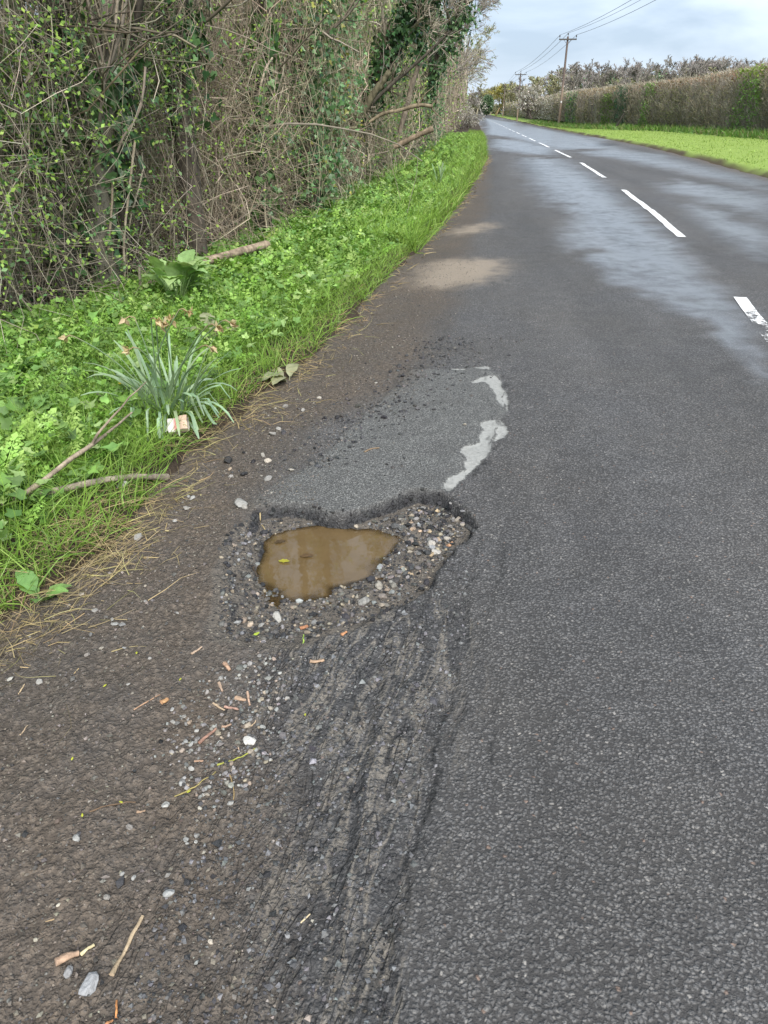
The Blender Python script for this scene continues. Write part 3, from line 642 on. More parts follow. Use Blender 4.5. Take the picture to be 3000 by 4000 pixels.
for (a, b, w, c, l) in [
    (455, 1255, 58, S_PALE, 'large pale grey stone near the front edge of the pothole'),
    (275, 1297, 38, S_GREY, 'blue grey stone at the front left corner of the pothole'),
    (380, 1293, 30, (.3, .31, .31), 'small round light grey stone in front of the big pale stone'),
    (322, 1255, 30, (.3, .29, .27), 'small drab stone left of the big pale stone'),
    (515, 1118, 42, (.5, .45, .36), 'cream stone standing in the front edge of the puddle'),
    (458, 1112, 52, S_BLACK, 'black asphalt lump beside the cream stone in the puddle'),
    (365, 1105, 46, (.13, .12, .1), 'brown wet stone at the left shore of the puddle'),
    (855, 1188, 62, (.27, .27, .26), 'long grey stone at the right front shore of the puddle'),
    (925, 1110, 50, (.33, .3, .24), 'fawn stone above the long grey stone'),
    (942, 1155, 46, (.27, .21, .18), 'pinkish brown stone beside the fawn stone'),
    (938, 1198, 34, S_BUFF, 'small buff stone right of the long grey stone'),
    (850, 1270, 34, (.33, .33, .33), 'light grey stone at the front rim of the pothole'),
    (878, 1274, 26, (.45, .45, .43), 'white chip touching the light grey rim stone'),
    (760, 1302, 44, (.48, .37, .23), 'yellow buff stone on the front rim of the pothole'),
    (697, 1308, 26, (.4, .34, .2), 'small yellowish pebble left of the yellow buff rim stone'),
    (1165, 915, 54, (.42, .38, .33), 'pale flat stone in the middle of the rubble heap'),
    (1190, 945, 50, (.45, .43, .4), 'long whitish stone lying in the rubble heap'),
    (1073, 900, 42, (.3, .2, .15), 'reddish brown stone at the right tip of the puddle'),
    (1065, 945, 30, (.5, .42, .3), 'cream pebble below the reddish brown stone'),
    (1240, 890, 36, (.45, .4, .33), 'cream stone at the right of the rubble heap'),
    (1292, 762, 34, (.33, .27, .2), 'tan stone tucked under the far right rim'),
    (1310, 835, 26, (.42, .35, .25), 'small tan pebble under the right rim'),
    (1000, 838, 48, (.1, .105, .115), 'dark blue grey stone at the far right shore of the puddle'),
    (955, 795, 40, (.13, .135, .14), 'dark angular stone against the far wall of the hole'),
    (1128, 742, 28, (.26, .26, .26), 'small grey stone below the highest part of the rim'),
    (1060, 828, 44, S_BLACK, 'black asphalt lump left of the black rubble'),
    (1130, 800, 44, (.09, .09, .095), 'dark stone in the black rubble under the rim'),
    (1160, 838, 46, S_BLACK, 'biggest black asphalt lump in the rubble under the rim'),
    (1075, 780, 30, (.45, .34, .2), 'orange buff stone between the dark lumps'),
    (1105, 945, 36, S_BLACK, 'black lump under the whitish stones'),
    (820, 832, 26, (.45, .36, .24), 'small buff pebble at the far shore of the puddle'),
    (610, 857, 30, (.33, .25, .17), 'tan pebble at the far left shore of the puddle'),
    (410, 517, 40, (.55, .46, .34), 'cream square stone on the soil left of the patch'),
    (232, 540, 28, (.5, .33, .16), 'orange stone lying near the verge above the pothole'),
    (520, 577, 34, (.45, .41, .33), 'pale flat stone on the left part of the patch'),
    (430, 385, 42, (.36, .35, .33), 'larger grey stone beside the verge left of the patch'),
    (457, 362, 28, (.38, .38, .37), 'smaller grey stone behind the larger grey stone'),
    (487, 257, 32, (.27, .25, .23), 'brownish grey stone by the straw at the road edge'),
    (571, 281, 26, (.34, .33, .31), 'light pebble beside the brownish grey stone'),
    (646, 225, 24, (.45, .4, .33), 'cream pebble left of the black crumbs'),
    (385, 488, 26, (.4, .37, .32), 'small pale pebble behind the cream square stone'),
    (910, 170, 18, (.42, .4, .36), 'small pale pebble at the far end of the patch'),
    (222, 503, 58, (.035, .035, .037), 'flat black asphalt lump at the foot of the verge'),
    (235, 580, 26, (.3, .28, .27), 'pinkish grey pebble under the orange stone'),
    (1320, 375, 20, (.5, .42, .3), 'lone cream pebble on the patch near the pale skim'),
    (285, 718, 70, (.3, .3, .29), 'flat pale slab set in the dirt left of the hole'),
    (300, 732, 34, (.36, .34, .31), 'rounded stone lying on the flat pale slab'),
    (410, 610, 44, (.25, .25, .25), 'flat grey stone sunk in the soil above the slab'),
    (455, 900, 38, (.1, .085, .06), 'dark wet stone in the back left of the puddle')]:
    stone(o6[0] + a * s6, o6[1] + b * s6, w * s6 * 1.05, c, l)
o5, s5 = (0, 1700), 1000 / 1659
for (a, b, w, c, l) in [
    (885, 600, 66, (.36, .37, .38), 'angular blue white stone under the straw at the verge'),
    (800, 358, 76, (.4, .41, .41), 'long white stone at the edge of the grass'),
    (1200, 416, 62, (.36, .35, .33), 'flat light stone out from the verge by the straw'),
    (1238, 352, 44, (.33, .34, .34), 'white grey stone behind the flat light stone'),
    (1212, 336, 30, (.32, .34, .35), 'small bluish stone touching the white grey stone'),
    (1122, 495, 38, (.37, .38, .4), 'blue white pebble in front of the flat light stone'),
    (517, 800, 44, (.2, .17, .15), 'brown stone half buried under the grass'),
    (735, 1185, 46, (.35, .36, .36), 'pale grey stone in the cluster on the dirt'),
    (785, 1195, 44, (.24, .25, .27), 'blue grey stone right of the pale one in the dirt cluster'),
    (718, 1160, 32, (.25, .25, .25), 'small grey stone behind the dirt cluster'),
    (600, 1075, 42, (.26, .26, .25), 'grey stone above the dirt cluster'),
    (515, 970, 44, (.33, .27, .2), 'tan stone at the foot of the dry grass'),
    (675, 1135, 34, (.22, .2, .18), 'drab stone left of the dirt cluster'),
    (935, 1040, 28, (.27, .27, .27), 'small grey pebble on bare dirt under the verge'),
    (1145, 1130, 28, (.37, .36, .34), 'whitish pebble alone left of the pothole'),
    (935, 945, 24, (.46, .37, .25), 'small tan pebble alone on the dark dirt'),
    (1440, 845, 34, (.45, .34, .18), 'yellow tan stone on the left rim of the pothole'),
    (575, 1240, 34, (.16, .17, .18), 'dark blue grey pebble below the dirt cluster')]:
    stone(o5[0] + a * s5, o5[1] + b * s5, w * s5, c, l)
o1, s1 = (0, 2400), 1000 / 1659
for (a, b, w, c, l) in [
    (1618, 800, 92, (.55, .55, .53), 'biggest white stone on the road in front of the pothole'),
    (490, 1435, 62, (.36, .37, .37), 'grey triangular stone on the dirt at lower left'),
    (1070, 1215, 62, (.37, .38, .37), 'upright pale grey stone among the twigs'),
    (830, 1350, 52, (.27, .24, .22), 'pinkish flat stone at the lower left'),
    (1168, 1075, 40, (.4, .42, .43), 'bluish white stone below the gravel spill'),
    (1345, 1083, 38, (.32, .34, .34), 'bluish grey stone right of the bluish white one'),
    (1335, 1135, 42, (.45, .37, .27), 'oval tan pebble below the gravel spill'),
    (1490, 1185, 50, (.36, .37, .37), 'pale grey stone beside the thin upright stalk'),
    (1292, 1232, 30, (.46, .42, .33), 'cream oval pebble below the tan one'),
    (1233, 972, 46, (.38, .38, .37), 'white grey stone at the foot of the spill'),
    (1235, 820, 44, (.33, .35, .36), 'bluish grey stone at the left of the spill'),
    (1540, 72, 62, (.3, .32, .35), 'blue grey oblong stone at the near left corner of the hole'),
    (1110, 590, 32, (.33, .34, .35), 'grey pebble at the top left of the spill'),
    (1270, 722, 36, (.42, .43, .43), 'white angular pebble within the spill'),
    (1195, 1415, 46, (.32, .34, .34), 'upper stone of the small group low on the dirt'),
    (1265, 1390, 42, (.3, .31, .31), 'tall grey stone beside the small group'),
    (1208, 1445, 34, (.4, .41, .4), 'lower pale stone of the small group'),
    (1265, 1445, 28, (.42, .42, .4), 'white pebble right of the small group'),
    (375, 1320, 50, (.17, .1, .065), 'reddish brown soil lump at lower left'),
    (555, 228, 38, (.3, .25, .22), 'pinkish brown stone on the dirt by the verge'),
    (965, 262, 30, (.3, .29, .28), 'round grey pebble left of the hole corner'),
    (45, 350, 40, (.42, .41, .36), 'white pebble near the left margin of the road'),
    (242, 385, 46, (.3, .3, .29), 'twin grey stone on the dark dirt'),
    (828, 435, 28, (.34, .34, .33), 'small round light pebble on open dirt'),
    (648, 182, 32, (.4, .34, .25), 'tan flat pebble below the dirt cluster'),
    (800, 190, 28, (.3, .31, .32), 'bluish pebble below the dirt cluster')]:
    stone(o1[0] + a * s1, o1[1] + b * s1, w * s1, c, l)
o2, s2 = (0, 3200), 1000 / 1659
for (a, b, w, c, l) in [
    (572, 1055, 125, (.3, .33, .4), 'big blue white flint at the bottom left'),
    (437, 975, 66, (.28, .29, .33), 'grey wedge stone between the flint and the bark chip'),
    (1360, 768, 34, (.6, .5, .36), 'cream bead like pebble on the striped dust'),
    (222, 760, 28, (.5, .45, .3), 'small cream pebble at the left near the bark chip'),
    (368, 528, 26, (.55, .5, .36), 'cream round pebble above the bark chip'),
    (978, 1240, 34, (.55, .52, .45), 'cream pebble at the bottom edge'),
    (1085, 450, 66, (.36, .39, .42), 'white blue chalky stone right of the long splinter'),
    (860, 360, 34, (.36, .37, .37), 'grey pebble above the long splinter'),
    (783, 325, 34, (.34, .35, .35), 'grey stone in the chain above the splinter'),
    (683, 480, 44, (.29, .27, .25), 'drab stone in the chain left of the splinter')]:
    stone(o2[0] + a * s2, o2[1] + b * s2, w * s2, c, l)
# pebbles no one could tell apart
p = in_poly(60, cl, .05)
for q in p:
    d = math.hypot(*q); r_ = rng.uniform(.0045, .0085); i = rng.integers(0, 10)
    me = MB().add(SH1[i] * r_, ICO1[1], pal([S_GREY, (.25, .245, .23), (.3, .29, .27), (.14, .138, .13), (.28, .23, .17)], 1, .1)[0]).mesh('pebble', M_STONE, False)
    o = bpy.data.objects.new('pebble', me); C.objects.link(o); o.location = (q[0], q[1], float(road_z(q[0], q[1])[0]) + r_ * .3); o.rotation_euler.z = rng.uniform(0, 6)
    tag(o, 'small pebble in the grey spill in front of the pothole', 'pebble', 'pebbles of the grey spill')
rub = GL([(960, 830), (1050, 760), (1180, 720), (1300, 760), (1360, 830), (1290, 920), (1190, 1000), (1090, 1080), (980, 1150), (900, 1180), (960, 1040), (1060, 960)], *c6, z=-.05)
p = in_poly(90, rub, -.02)
for q in p:
    r_ = rng.uniform(.007, .014); i = rng.integers(0, 10)
    me = MB().add(SH1[i] * r_, ICO1[1], pal([S_BLACK, S_BLACK, (.07, .07, .07), (.13, .125, .12), S_BUFF, (.2, .19, .18)], 1, .1)[0]).mesh('rubble_stone', M_STONE, False)
    o = bpy.data.objects.new('rubble_stone', me); C.objects.link(o); o.location = (q[0], q[1], float(road_z(q[0], q[1])[0]) + r_ * .35); o.rotation_euler = (rng.normal() * .3, rng.normal() * .3, rng.uniform(0, 6))
    tag(o, 'small broken stone in the rubble at the right end of the pothole', 'stone', 'rubble at the right end of the pothole')

def stick(u0, v0, u1, v1, wpx, col, label, name='wood_chip', cat='wood chip', bow=0., lift=.5, K=7, flat=.7, mat=None, taper=.7):
    a, b = G(u0, v0), G(u1, v1); mid = (a + b) / 2; L = b - a; n_ = np.array([-L[1], L[0]])
    t = np.linspace(0, 1, K); xy = a[None] + t[:, None] * L[None] + (bow * 4 * t * (1 - t))[:, None] * n_[None]
    xy += .012 * np.linalg.norm(L) * rng.normal(size=(K, 2))
    d = math.sqrt(mid @ mid + CAM_H ** 2); r_ = max(.0009, wpx * d / FPX * .5)
    z_ = surf_z(xy[:, 0], xy[:, 1]); z_ = np.maximum(z_, np.convolve(np.pad(z_, 1, mode='edge'), [.25, .5, .25], 'valid')) + r_ * lift
    P = np.concatenate([xy, z_[:, None]], 1); o0 = np.array([mid[0], mid[1], float(z_[K // 2])])
    rr = r_ * (1 - (1 - taper) * t) * (1 + .12 * rng.normal(size=K)); S = 6
    v_, f_ = tubes((P - o0)[None], rr[None], S); v_[:, 2] *= flat
    m = MB().add(v_, f_, pal([col], 1, .05)[0] * (1 + .12 * rng.normal(size=(len(v_), 1))))
    m.f.append(caps(P, S)) if False else None
    m.add(v_[:S], np.array([list(range(S))]), np.array(col) * 1.15).add(v_[-S:], np.array([list(range(S))]), np.array(col) * 1.15)
    o = m.obj(name, mat or M_WOOD, loc=o0)
    return tag(o, label, cat, 'bits of wood and stalks on the road')
W1, W2, W3 = (.36, .25, .175), (.42, .32, .21), (.22, .13, .08)
def cr(o_, s_, q): return [o_[0] + q[0] * s_, o_[1] + q[1] * s_, o_[0] + q[2] * s_, o_[1] + q[3] * s_]
for q, w, c, l in [((725, 975, 910, 600), 30, (.34, .26, .175), 'long flat splinter of wood at lower left'),
                   ((355, 915, 500, 845), 46, (.37, .26, .185), 'rough chunk of pinkish bark at lower left'),
                   ((515, 850, 600, 785), 22, (.6, .5, .3), 'pale pointed sliver beside the bark chunk'),
                   ((740, 1250, 745, 1140), 14, (.45, .2, .08), 'thin orange bark strip near the bottom edge'),
                   ((680, 1305, 715, 1265), 18, (.4, .2, .1), 'short orange bark flake at the bottom edge'),
                   ((340, 615, 285, 640), 8, (.4, .3, .16), 'tiny bent straw on the dirt')]:
    stick(*cr(o2, s2, q), w * s2, c, l)
stick(1165 * .0 + 1000 + 285 * s2, 3200 + 635 * s2, 1000 + 350 * s2, 3200 + 580 * s2, 7, (.5, .4, .25), 'short straw on the dusty streaks')
for q, w, c, l in [((1235, 235, 1305, 185), 17, (.42, .3, .2), 'straight pale stick left of the hole corner'),
                   ((1525, 515, 1585, 535), 36, W1, 'fat pinkish wood plug above the spill'),
                   ((1600, 480, 1615, 565), 18, W1, 'bent brown stick right of the wood plug'),
                   ((1375, 545, 1450, 588), 16, W2, 'slanting tan splinter above the spill'),
                   ((1450, 565, 1540, 590), 22, (.36, .24, .17), 'tapering brown splinter touching the tan one'),
                   ((1430, 690, 1495, 682), 18, W1, 'short brown chip inside the spill'),
                   ((1285, 808, 1395, 718), 26, (.3, .17, .12), 'dark red brown stick across the spill'),
                   ((1255, 925, 1312, 918), 16, W1, 'small pinkish stick below the spill'),
                   ((878, 1252, 935, 1240), 17, W1, 'small tan stick by the thin stem'),
                   ((1040, 548, 1085, 525), 36, (.42, .24, .13), 'curled flake of bark left of the spill'),
                   ((1415, 415, 1435, 465), 20, (.36, .25, .18), 'stubby stick above the wood plug'),
                   ((1450, 285, 1485, 335), 30, (.45, .3, .2), 'pink bark flake above the stubby stick'),
                   ((865, 590, 1030, 490), 10, (.36, .25, .16), 'thin knobbly twig on the open dirt'),
                   ((1610, 695, 1660, 660), 12, W2, 'pale straw at the right of the spill'),
                   ((100, 455, 140, 395), 9, W2, 'short straw near the left margin'),
                   ((115, 735, 162, 670), 9, W2, 'straw lying on the soil at far left'),
                   ((1530, 780, 1545, 850), 8, W1, 'tiny twig by the biggest white stone')]:
    stick(*cr(o1, s1, q), w * s1, c, l)
stick(*cr(o1, s1, (570, 1258, 870, 1190)), 11 * s1, (.16, .11, .07), 'thin brown stem with side shoots lying on the dirt', 'stem', 'stem', .05, K=12)
stick(*cr(o1, s1, (1125, 1150, 1395, 990)), 11 * s1, (.33, .25, .1), 'straight yellowish stem lying on the dirt', 'stem', 'stem', -.04, K=12)
stick(*cr(o1, s1, (1410, 938, 1659, 840)), 13 * s1, (.27, .29, .06), 'green yellow stalk below the biggest white stone', 'stem', 'stem', -.06, K=12)
stick(*cr(o1, s1, (1480, 1000, 1512, 1165)), 9 * s1, (.3, .22, .1), 'thin upright brown stalk beside a pale stone', 'stem', 'stem', .05, K=9)
o3, s3 = (900, 2400), 1100 / 1659
stick(*cr(o3, s3, (468, 262, 552, 258)), 26 * s3, W1, 'pinkish wood chip on the asphalt below the hole')
stick(*cr(o3, s3, (428, 145, 428, 70)), 11 * s3, (.3, .42, .08), 'short green stalk on the near rim', 'stem', 'stem')
stick(*cr(o6, s6, (330, 960, 355, 1005)), 12 * s6, (.06, .045, .035), 'dark wet twig left of the puddle')
stick(*cr(o6, s6, (555, 1250, 590, 1238)), 24 * s6, (.36, .17, .09), 'reddish wood chip right of the big pale stone')
stick(*cr(o6, s6, (750, 1330, 775, 1318)), 16 * s6, (.4, .2, .1), 'orange chip under the yellow buff rim stone')
stick(*cr(o6, s6, (1245, 862, 1270, 850)), 20 * s6, (.42, .25, .15), 'tan chip at the right of the rubble')
stick(*cr(o6, s6, (375, 730, 405, 800)), 7 * s6, (.35, .28, .16), 'dry stalk hanging over the left of the rim', 'stem', 'stem', -.1)
stick(*cr(o6, s6, (858, 503, 925, 482)), 11 * s6, (.2, .15, .1), 'curled dry leaf on the patch', 'leaf_fragment', 'leaf', .1)

def broad_leaf(L, W, cup=.15, wave=.1, K=9, droop=.5, heart=False, lobes=0):
    """a broad leaf blade with midrib fold and wavy margin, along +y from the origin"""
    t = np.linspace(0, 1, K); prof = np.sin(np.pi * np.clip(t, .02, .98) ** (.62 if heart else .85)) ** .8
    v = []
    for i, tt in enumerate(t):
        z0 = L * (.55 * tt * (1 - .0) - droop * tt * tt)
        for s_ in (-1, -.55, 0, .55, 1):
            w_ = W * prof[i] * s_ * .5 * (1 + wave * math.sin(tt * 17 + s_ * 2 + L * 90))
            v.append((w_, L * tt * .92 - (.12 * L * abs(s_) * (1 - tt) if heart else 0), z0 + cup * W * abs(s_) * prof[i] * .5 + .04 * W * math.sin(tt * 19 + s_ * 5)))
    return np.array(v), grid_faces(K, 5)
# floating leaf and debris in the puddle
def flat_leaf(u, v, px_, col, label, z=None, ang=0., name='fallen_leaf'):
    x_, y_ = G(u, v, WATER_Z if z == 'w' else 0.); z_ = WATER_Z + .002 if z == 'w' else float(surf_z(x_, y_)[0]) + .004
    d = math.sqrt(x_ ** 2 + y_ ** 2 + 1.5); L = px_ * d / FPX
    v_, lf_ = broad_leaf(L, L * .42, cup=.2, wave=.25, K=7, droop=.5); v_[:, 2] = v_[:, 2] * .12 + .002
    o = MB().add(v_, lf_, np.array(col) * (1 + .15 * rng.normal(size=(len(v_), 1)))).obj(name, M_LEAF, loc=(x_, y_, z_)); o.rotation_euler = (.05, .05, ang)
    return tag(o, label, 'leaf', 'fallen leaves on the road')
flat_leaf(o6[0] + 460 * s6, o6[1] + 1000 * s6, 60 * s6, (.36, .34, .04), 'yellow green leaf floating on the puddle', 'w', -1.6)
flat_leaf(o6[0] + 560 * s6, o6[1] + 978 * s6, 70 * s6, (.12, .075, .035), 'brown sunken leaf in the middle of the puddle', 'w', -1.4)
flat_leaf(o6[0] + 440 * s6, o6[1] + 915 * s6, 60 * s6, (.09, .06, .03), 'dark curled leaf at the back left of the puddle', 'w', -1.2)
for a, b, o_, s_, l in [(1205, 1130, o1, s1, 'yellow bud scale below the gravel spill'), (790, 1203, o1, s1, 'yellow bud scale beside the thin brown stem'), (530, 1305, o1, s1, 'yellow bud scale at lower left on the dirt'),
                        (883, 228, o1, s1, 'yellow bud scale above the open dirt'), (665, 455, o1, s1, 'yellow green bud scale left on the open dirt'), (460, 935, o1, s1, 'yellow bud scale on the plain dirt'),
                        (440, 562, o3, s3, 'yellow bud scale on the worn asphalt'), (1172, 400, o1, s1, 'tiny yellow bud scale left of the stubby stick')]:
    flat_leaf(o_[0] + a * s_, o_[1] + b * s_, 17, (.5, .52, .06), l, None, rng.uniform(0, 6), 'bud_scale')
flat_leaf(o3[0] + 130 * s3, o3[1] + 105 * s3, 34, (.4, .5, .06), 'bright green leaf tip on the near rim', None, -.7)

# ------------------------------------------------------------------ wild plants on the near verge
def frond(levels=5, simple=False, few=False):
    """a feathery cow parsley leaf lying along +y, about 1 long"""
    vs, fs = [], []; n0 = 0
    def leaflet(p, a, L, w, tilt):
        nonlocal n0
        c, s_ = math.cos(a), math.sin(a)
        q = np.array([(0, 0, 0), (-w, L * .5, .12 * L), (w, L * .5, .12 * L), (0, L, -.1 * L + tilt)])
        q = np.stack([q[:, 0] * c + q[:, 1] * s_, -q[:, 0] * s_ + q[:, 1] * c, q[:, 2]], 1) + p
        vs.append(q); fs.append(np.array([(0, 2, 1), (1, 2, 3)]) + n0); n0 += 4
    r = np.random.default_rng(5)
    for i in range(levels):
        t = .3 + .62 * i / (levels - 1); ln = (.46 if i == 0 else .42) * (1.05 - t) + .06; y_ = t; z_ = .12 * math.sin(t * 2.4)
        for sg in (-1, 1):
            a = sg * (1.15 - .35 * t); dx, dy = math.sin(a) * ln, math.cos(a) * ln
            if simple:
                leaflet(np.array([0, y_, z_]), a, ln * 1.05, ln * .34, r.normal() * .05); continue
            for j, (tt, side) in enumerate([(.45, 1), (.45, -1), (.9, 0)] if few else [(.3, 1), (.3, -1), (.6, 1), (.6, -1), (1.0, 0)]):
                pp = np.array([dx * tt * .72, y_ + dy * tt * .72, z_ - .04 * tt])
                leaflet(pp, a + side * .8, ln * (.5 if side else .42), ln * .17, r.normal() * .06)
    leaflet(np.array([0, .92, .1]), 0, .2, .07, 0)
    # stalk
    q = np.array([(-.012, 0, 0), (.012, 0, 0), (.01, .5, .1), (-.01, .5, .1), (.006, .95, .1), (-.006, .95, .1)]); vs.append(q); fs.append(np.array([(0, 1, 2), (0, 2, 3), (3, 2, 4), (3, 4, 5)]) + n0)
    return np.concatenate(vs), np.concatenate(fs)
FR_HI, FR_MID, FR_LO = frond(5), frond(4, False, True), frond(4, True)
GREENS = [(.19, .35, .06), (.24, .41, .08), (.14, .26, .05), (.3, .46, .11), (.165, .29, .08), (.23, .34, .09)]
def verge_points(n, y0, y1, pw, d0, d1, dp=1.):
    y = y0 + (y1 - y0) * rng.random(n) ** pw
    wd = T(EL, y) - T(TB, y)
    d = np.minimum(d0 + (d1 - d0) * rng.random(n) ** dp, 1) * wd
    x = T(EL, y) - d; return x, y, d
def plant_fronds(m, x, y, tpl, smin, smax, cols, pitch=(.25, 1.05)):
    n = len(x); a = rng.uniform(0, 2 * np.pi, n); e = rng.uniform(*pitch, n)
    d = np.stack([np.cos(a) * np.cos(e), np.sin(a) * np.cos(e), np.sin(e)], 1)
    Xv, Yv, Zv = frame(d, np.tile([0, 0, 1.], (n, 1)))
    z = verge_z(x, y); sc = rng.uniform(smin, smax, n)
    v, f = inst(tpl[0], tpl[1], np.stack([x + bend(y), y, z - .005], 1), Xv, Yv, -Zv * np.sign((Zv[:, 2:] < 0) - .5), sc)
    m.add(v, f, rep(pal(cols, n, .16), len(tpl[0])))
DAF = G(660, 1580, .08)
m = MB()
x, y, d = verge_points(7400, .9, 8.5, 1.15, .16, 1.0, .8)
kp = rng.random(len(x)) < sstep(-.25, .15, fbm(x * 1.6, y * 1.6, 55) + sstep(.15, .75, d) * .6 - .1)
x, y = x[kp], y[kp]; far_ = y > 6.0
for tp_, k2 in ((FR_HI, y < 2.5), (FR_MID, (y >= 2.5) & (y < 4.6)), (FR_LO, y >= 4.6)): plant_fronds(m, x[k2], y[k2], tp_, .10, .215, GREENS, (.1, .8))
tag(m.obj('cow_parsley', M_LEAF), 'carpet of feathery green cow parsley leaves on the near verge', 'ground cover', kind='stuff')
m = MB()
x, y, d = verge_points(6300, 8.0, 60, 1.7, .12, 1.0, .85)
plant_fronds(m, x, y, FR_LO, .12, .22, GREENS, (.1, .75))
tag(m.obj('cow_parsley', M_LEAF), 'green cow parsley along the verge farther up the road', 'ground cover', kind='stuff')
def blades(m, x, y, zf, L, w, cols, wig=.16, lean=.45, K=4, dirb=None, grav=.25):
    n = len(x); a = rng.uniform(0, 2 * np.pi, n)
    d = np.stack([np.cos(a) * lean, np.sin(a) * lean, np.ones(n)], 1) * np.array([1, 1, 1.]) + .2 * rng.normal(size=(n, 3))
    if dirb is not None: d += dirb
    P = walk(n, K, np.stack([x + bend(y), y, zf(x, y) - .005], 1), d, L, wig, grav)
    side = unit(np.cross(unit(P[:, -1] - P[:, 0]), rng.normal(size=(n, 3)) + np.array([0, 0, .01])))
    tw = np.linspace(1, .12, K)[None, :, None] * w.reshape(-1, 1, 1) * .5
    V = np.stack([P - side[:, None] * tw, P + side[:, None] * tw], 2).reshape(-1, 3)
    i = np.arange(n * K * 2).reshape(n, K, 2)
    f = np.stack([i[:, :-1, 0], i[:, :-1, 1], i[:, 1:, 1], i[:, 1:, 0]], -1).reshape(-1, 4)
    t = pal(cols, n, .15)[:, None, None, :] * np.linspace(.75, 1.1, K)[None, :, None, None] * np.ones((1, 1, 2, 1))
    m.add(V, f, t.reshape(-1, 3))
GRS = [(.19, .32, .05), (.23, .38, .065), (.15, .26, .05), (.28, .42, .09)]
m = MB()
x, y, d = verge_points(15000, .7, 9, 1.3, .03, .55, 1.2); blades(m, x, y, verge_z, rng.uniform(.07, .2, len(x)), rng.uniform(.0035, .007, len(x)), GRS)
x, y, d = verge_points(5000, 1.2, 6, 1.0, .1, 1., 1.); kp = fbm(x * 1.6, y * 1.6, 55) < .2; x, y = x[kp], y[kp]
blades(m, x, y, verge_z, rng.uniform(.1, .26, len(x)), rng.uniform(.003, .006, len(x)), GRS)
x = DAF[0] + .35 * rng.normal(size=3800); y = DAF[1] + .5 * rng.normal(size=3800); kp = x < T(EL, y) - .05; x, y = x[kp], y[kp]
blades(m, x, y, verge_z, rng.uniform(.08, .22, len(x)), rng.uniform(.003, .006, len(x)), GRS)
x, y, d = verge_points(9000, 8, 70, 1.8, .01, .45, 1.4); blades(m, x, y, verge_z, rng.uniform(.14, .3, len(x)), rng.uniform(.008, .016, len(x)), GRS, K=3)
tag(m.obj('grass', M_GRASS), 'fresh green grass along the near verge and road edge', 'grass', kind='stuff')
m = MB()
x, y, d = verge_points(5200, .9, 14, 1.3, .1, 1.0, .9); n = len(x); a = rng.uniform(0, 6.28, n); e_ = rng.uniform(.0, .7, n)
Xv, Yv, Zv = frame(np.stack([np.cos(a) * np.cos(e_), np.sin(a) * np.cos(e_), np.sin(e_)], 1), np.tile([0, 0, 1.], (n, 1)))
v, f = inst(IVY[0] * np.array([.8, 1, 1]), IVY[1], np.stack([x, y, verge_z(x, y) + rng.uniform(.04, .13, n)], 1), Xv, Yv, Zv, rng.uniform(.03, .075, n)); m.add(v, f, rep(pal([(.18, .32, .075), (.24, .39, .11), (.14, .26, .07), (.3, .42, .16), (.12, .21, .06)], n, .18), 8))
tag(m.obj('low_weeds', M_LEAF), 'mixed broad leaved weeds scattered through the near verge', 'weeds', kind='stuff')
# dry straw at the lip of the verge
m = MB()
for uc, vc, n_, sp in [(330, 2130, 420, .10), (420, 2040, 160, .07), (120, 2330, 240, .13), (740, 1700, 220, .09), (960, 1560, 320, .14), (1150, 1400, 260, .12), (620, 1920, 140, .08), (1290, 1250, 200, .14), (30, 2420, 160, .1)]:
    g_ = G(uc, vc); x = g_[0] + sp * rng.normal(size=n_); y = g_[1] + sp * 1.5 * rng.normal(size=n_)
    blades(m, x, y, lambda a, b: surf_z(a, b) + .01, rng.uniform(.06, .2, n_), rng.uniform(.0018, .0034, n_), [(.36, .28, .15), (.42, .33, .18), (.3, .24, .13), (.4, .36, .16)], wig=.22, lean=1.6, dirb=np.array([.5, .2, -.7]), grav=.12)
x, y, d = verge_points(1500, .9, 30, 1.8, -.06, .1, 1.); blades(m, x, y, lambda a, b: surf_z(a, b) + .008, rng.uniform(.05, .16, len(x)), rng.uniform(.002, .004, len(x)) * (1 + y / 8), [(.33, .25, .13), (.26, .19, .11), (.4, .32, .17)], wig=.2, lean=1.5, dirb=np.array([.6, 0, -.6]), grav=.1)
tag(m.obj('dry_straw', M_DRY), 'dry straw coloured grass lying over the road edge', 'dry grass', kind='stuff')

def leafy_plant(name, x_, y_, label, cat, specs, mat, col, stalk=.02):
    z_ = float(verge_z(np.array([x_]), np.array([y_]))[0])
    e = empty(name, (x_, y_, z_ - .01), label, cat)
    for (az, el, L, W, st, heart) in specs:
        v, f = broad_leaf(L, W, heart=heart, droop=rng.uniform(.4, .75))
        ce, se = math.cos(el), math.sin(el)
        base = np.array([0, st * ce * .6, st])
        v = np.stack([v[:, 0], v[:, 1] * ce - v[:, 2] * se, v[:, 1] * se + v[:, 2] * ce], 1) + base
        mm = MB().add(v, f, pal([col], 1, .1)[0] * (1 + .05 * rng.normal(size=(len(v), 1))))
        pth = np.stack([np.zeros(4), np.linspace(0, base[1], 4), np.linspace(0, base[2], 4)], 1)
        sv, sf = tubes(pth[None], np.full((1, 4), .004), 4); mm.add(sv, sf, np.array(col) * .9)
        o = mm.obj('leaf', mat, e); o.rotation_euler.z = az
    return e
BUR = (.31, .45, .18)
g_ = G(690, 1150, .18)
leafy_plant('burdock', g_[0], g_[1], 'burdock with big pale green heart shaped leaves beside the fallen log', 'plant',
            [(rng.uniform(0, 6.28), rng.uniform(.1, .8), rng.uniform(.12, .2), rng.uniform(.11, .17), rng.uniform(.12, .29), True) for _ in range(26)], M_LEAF, BUR)
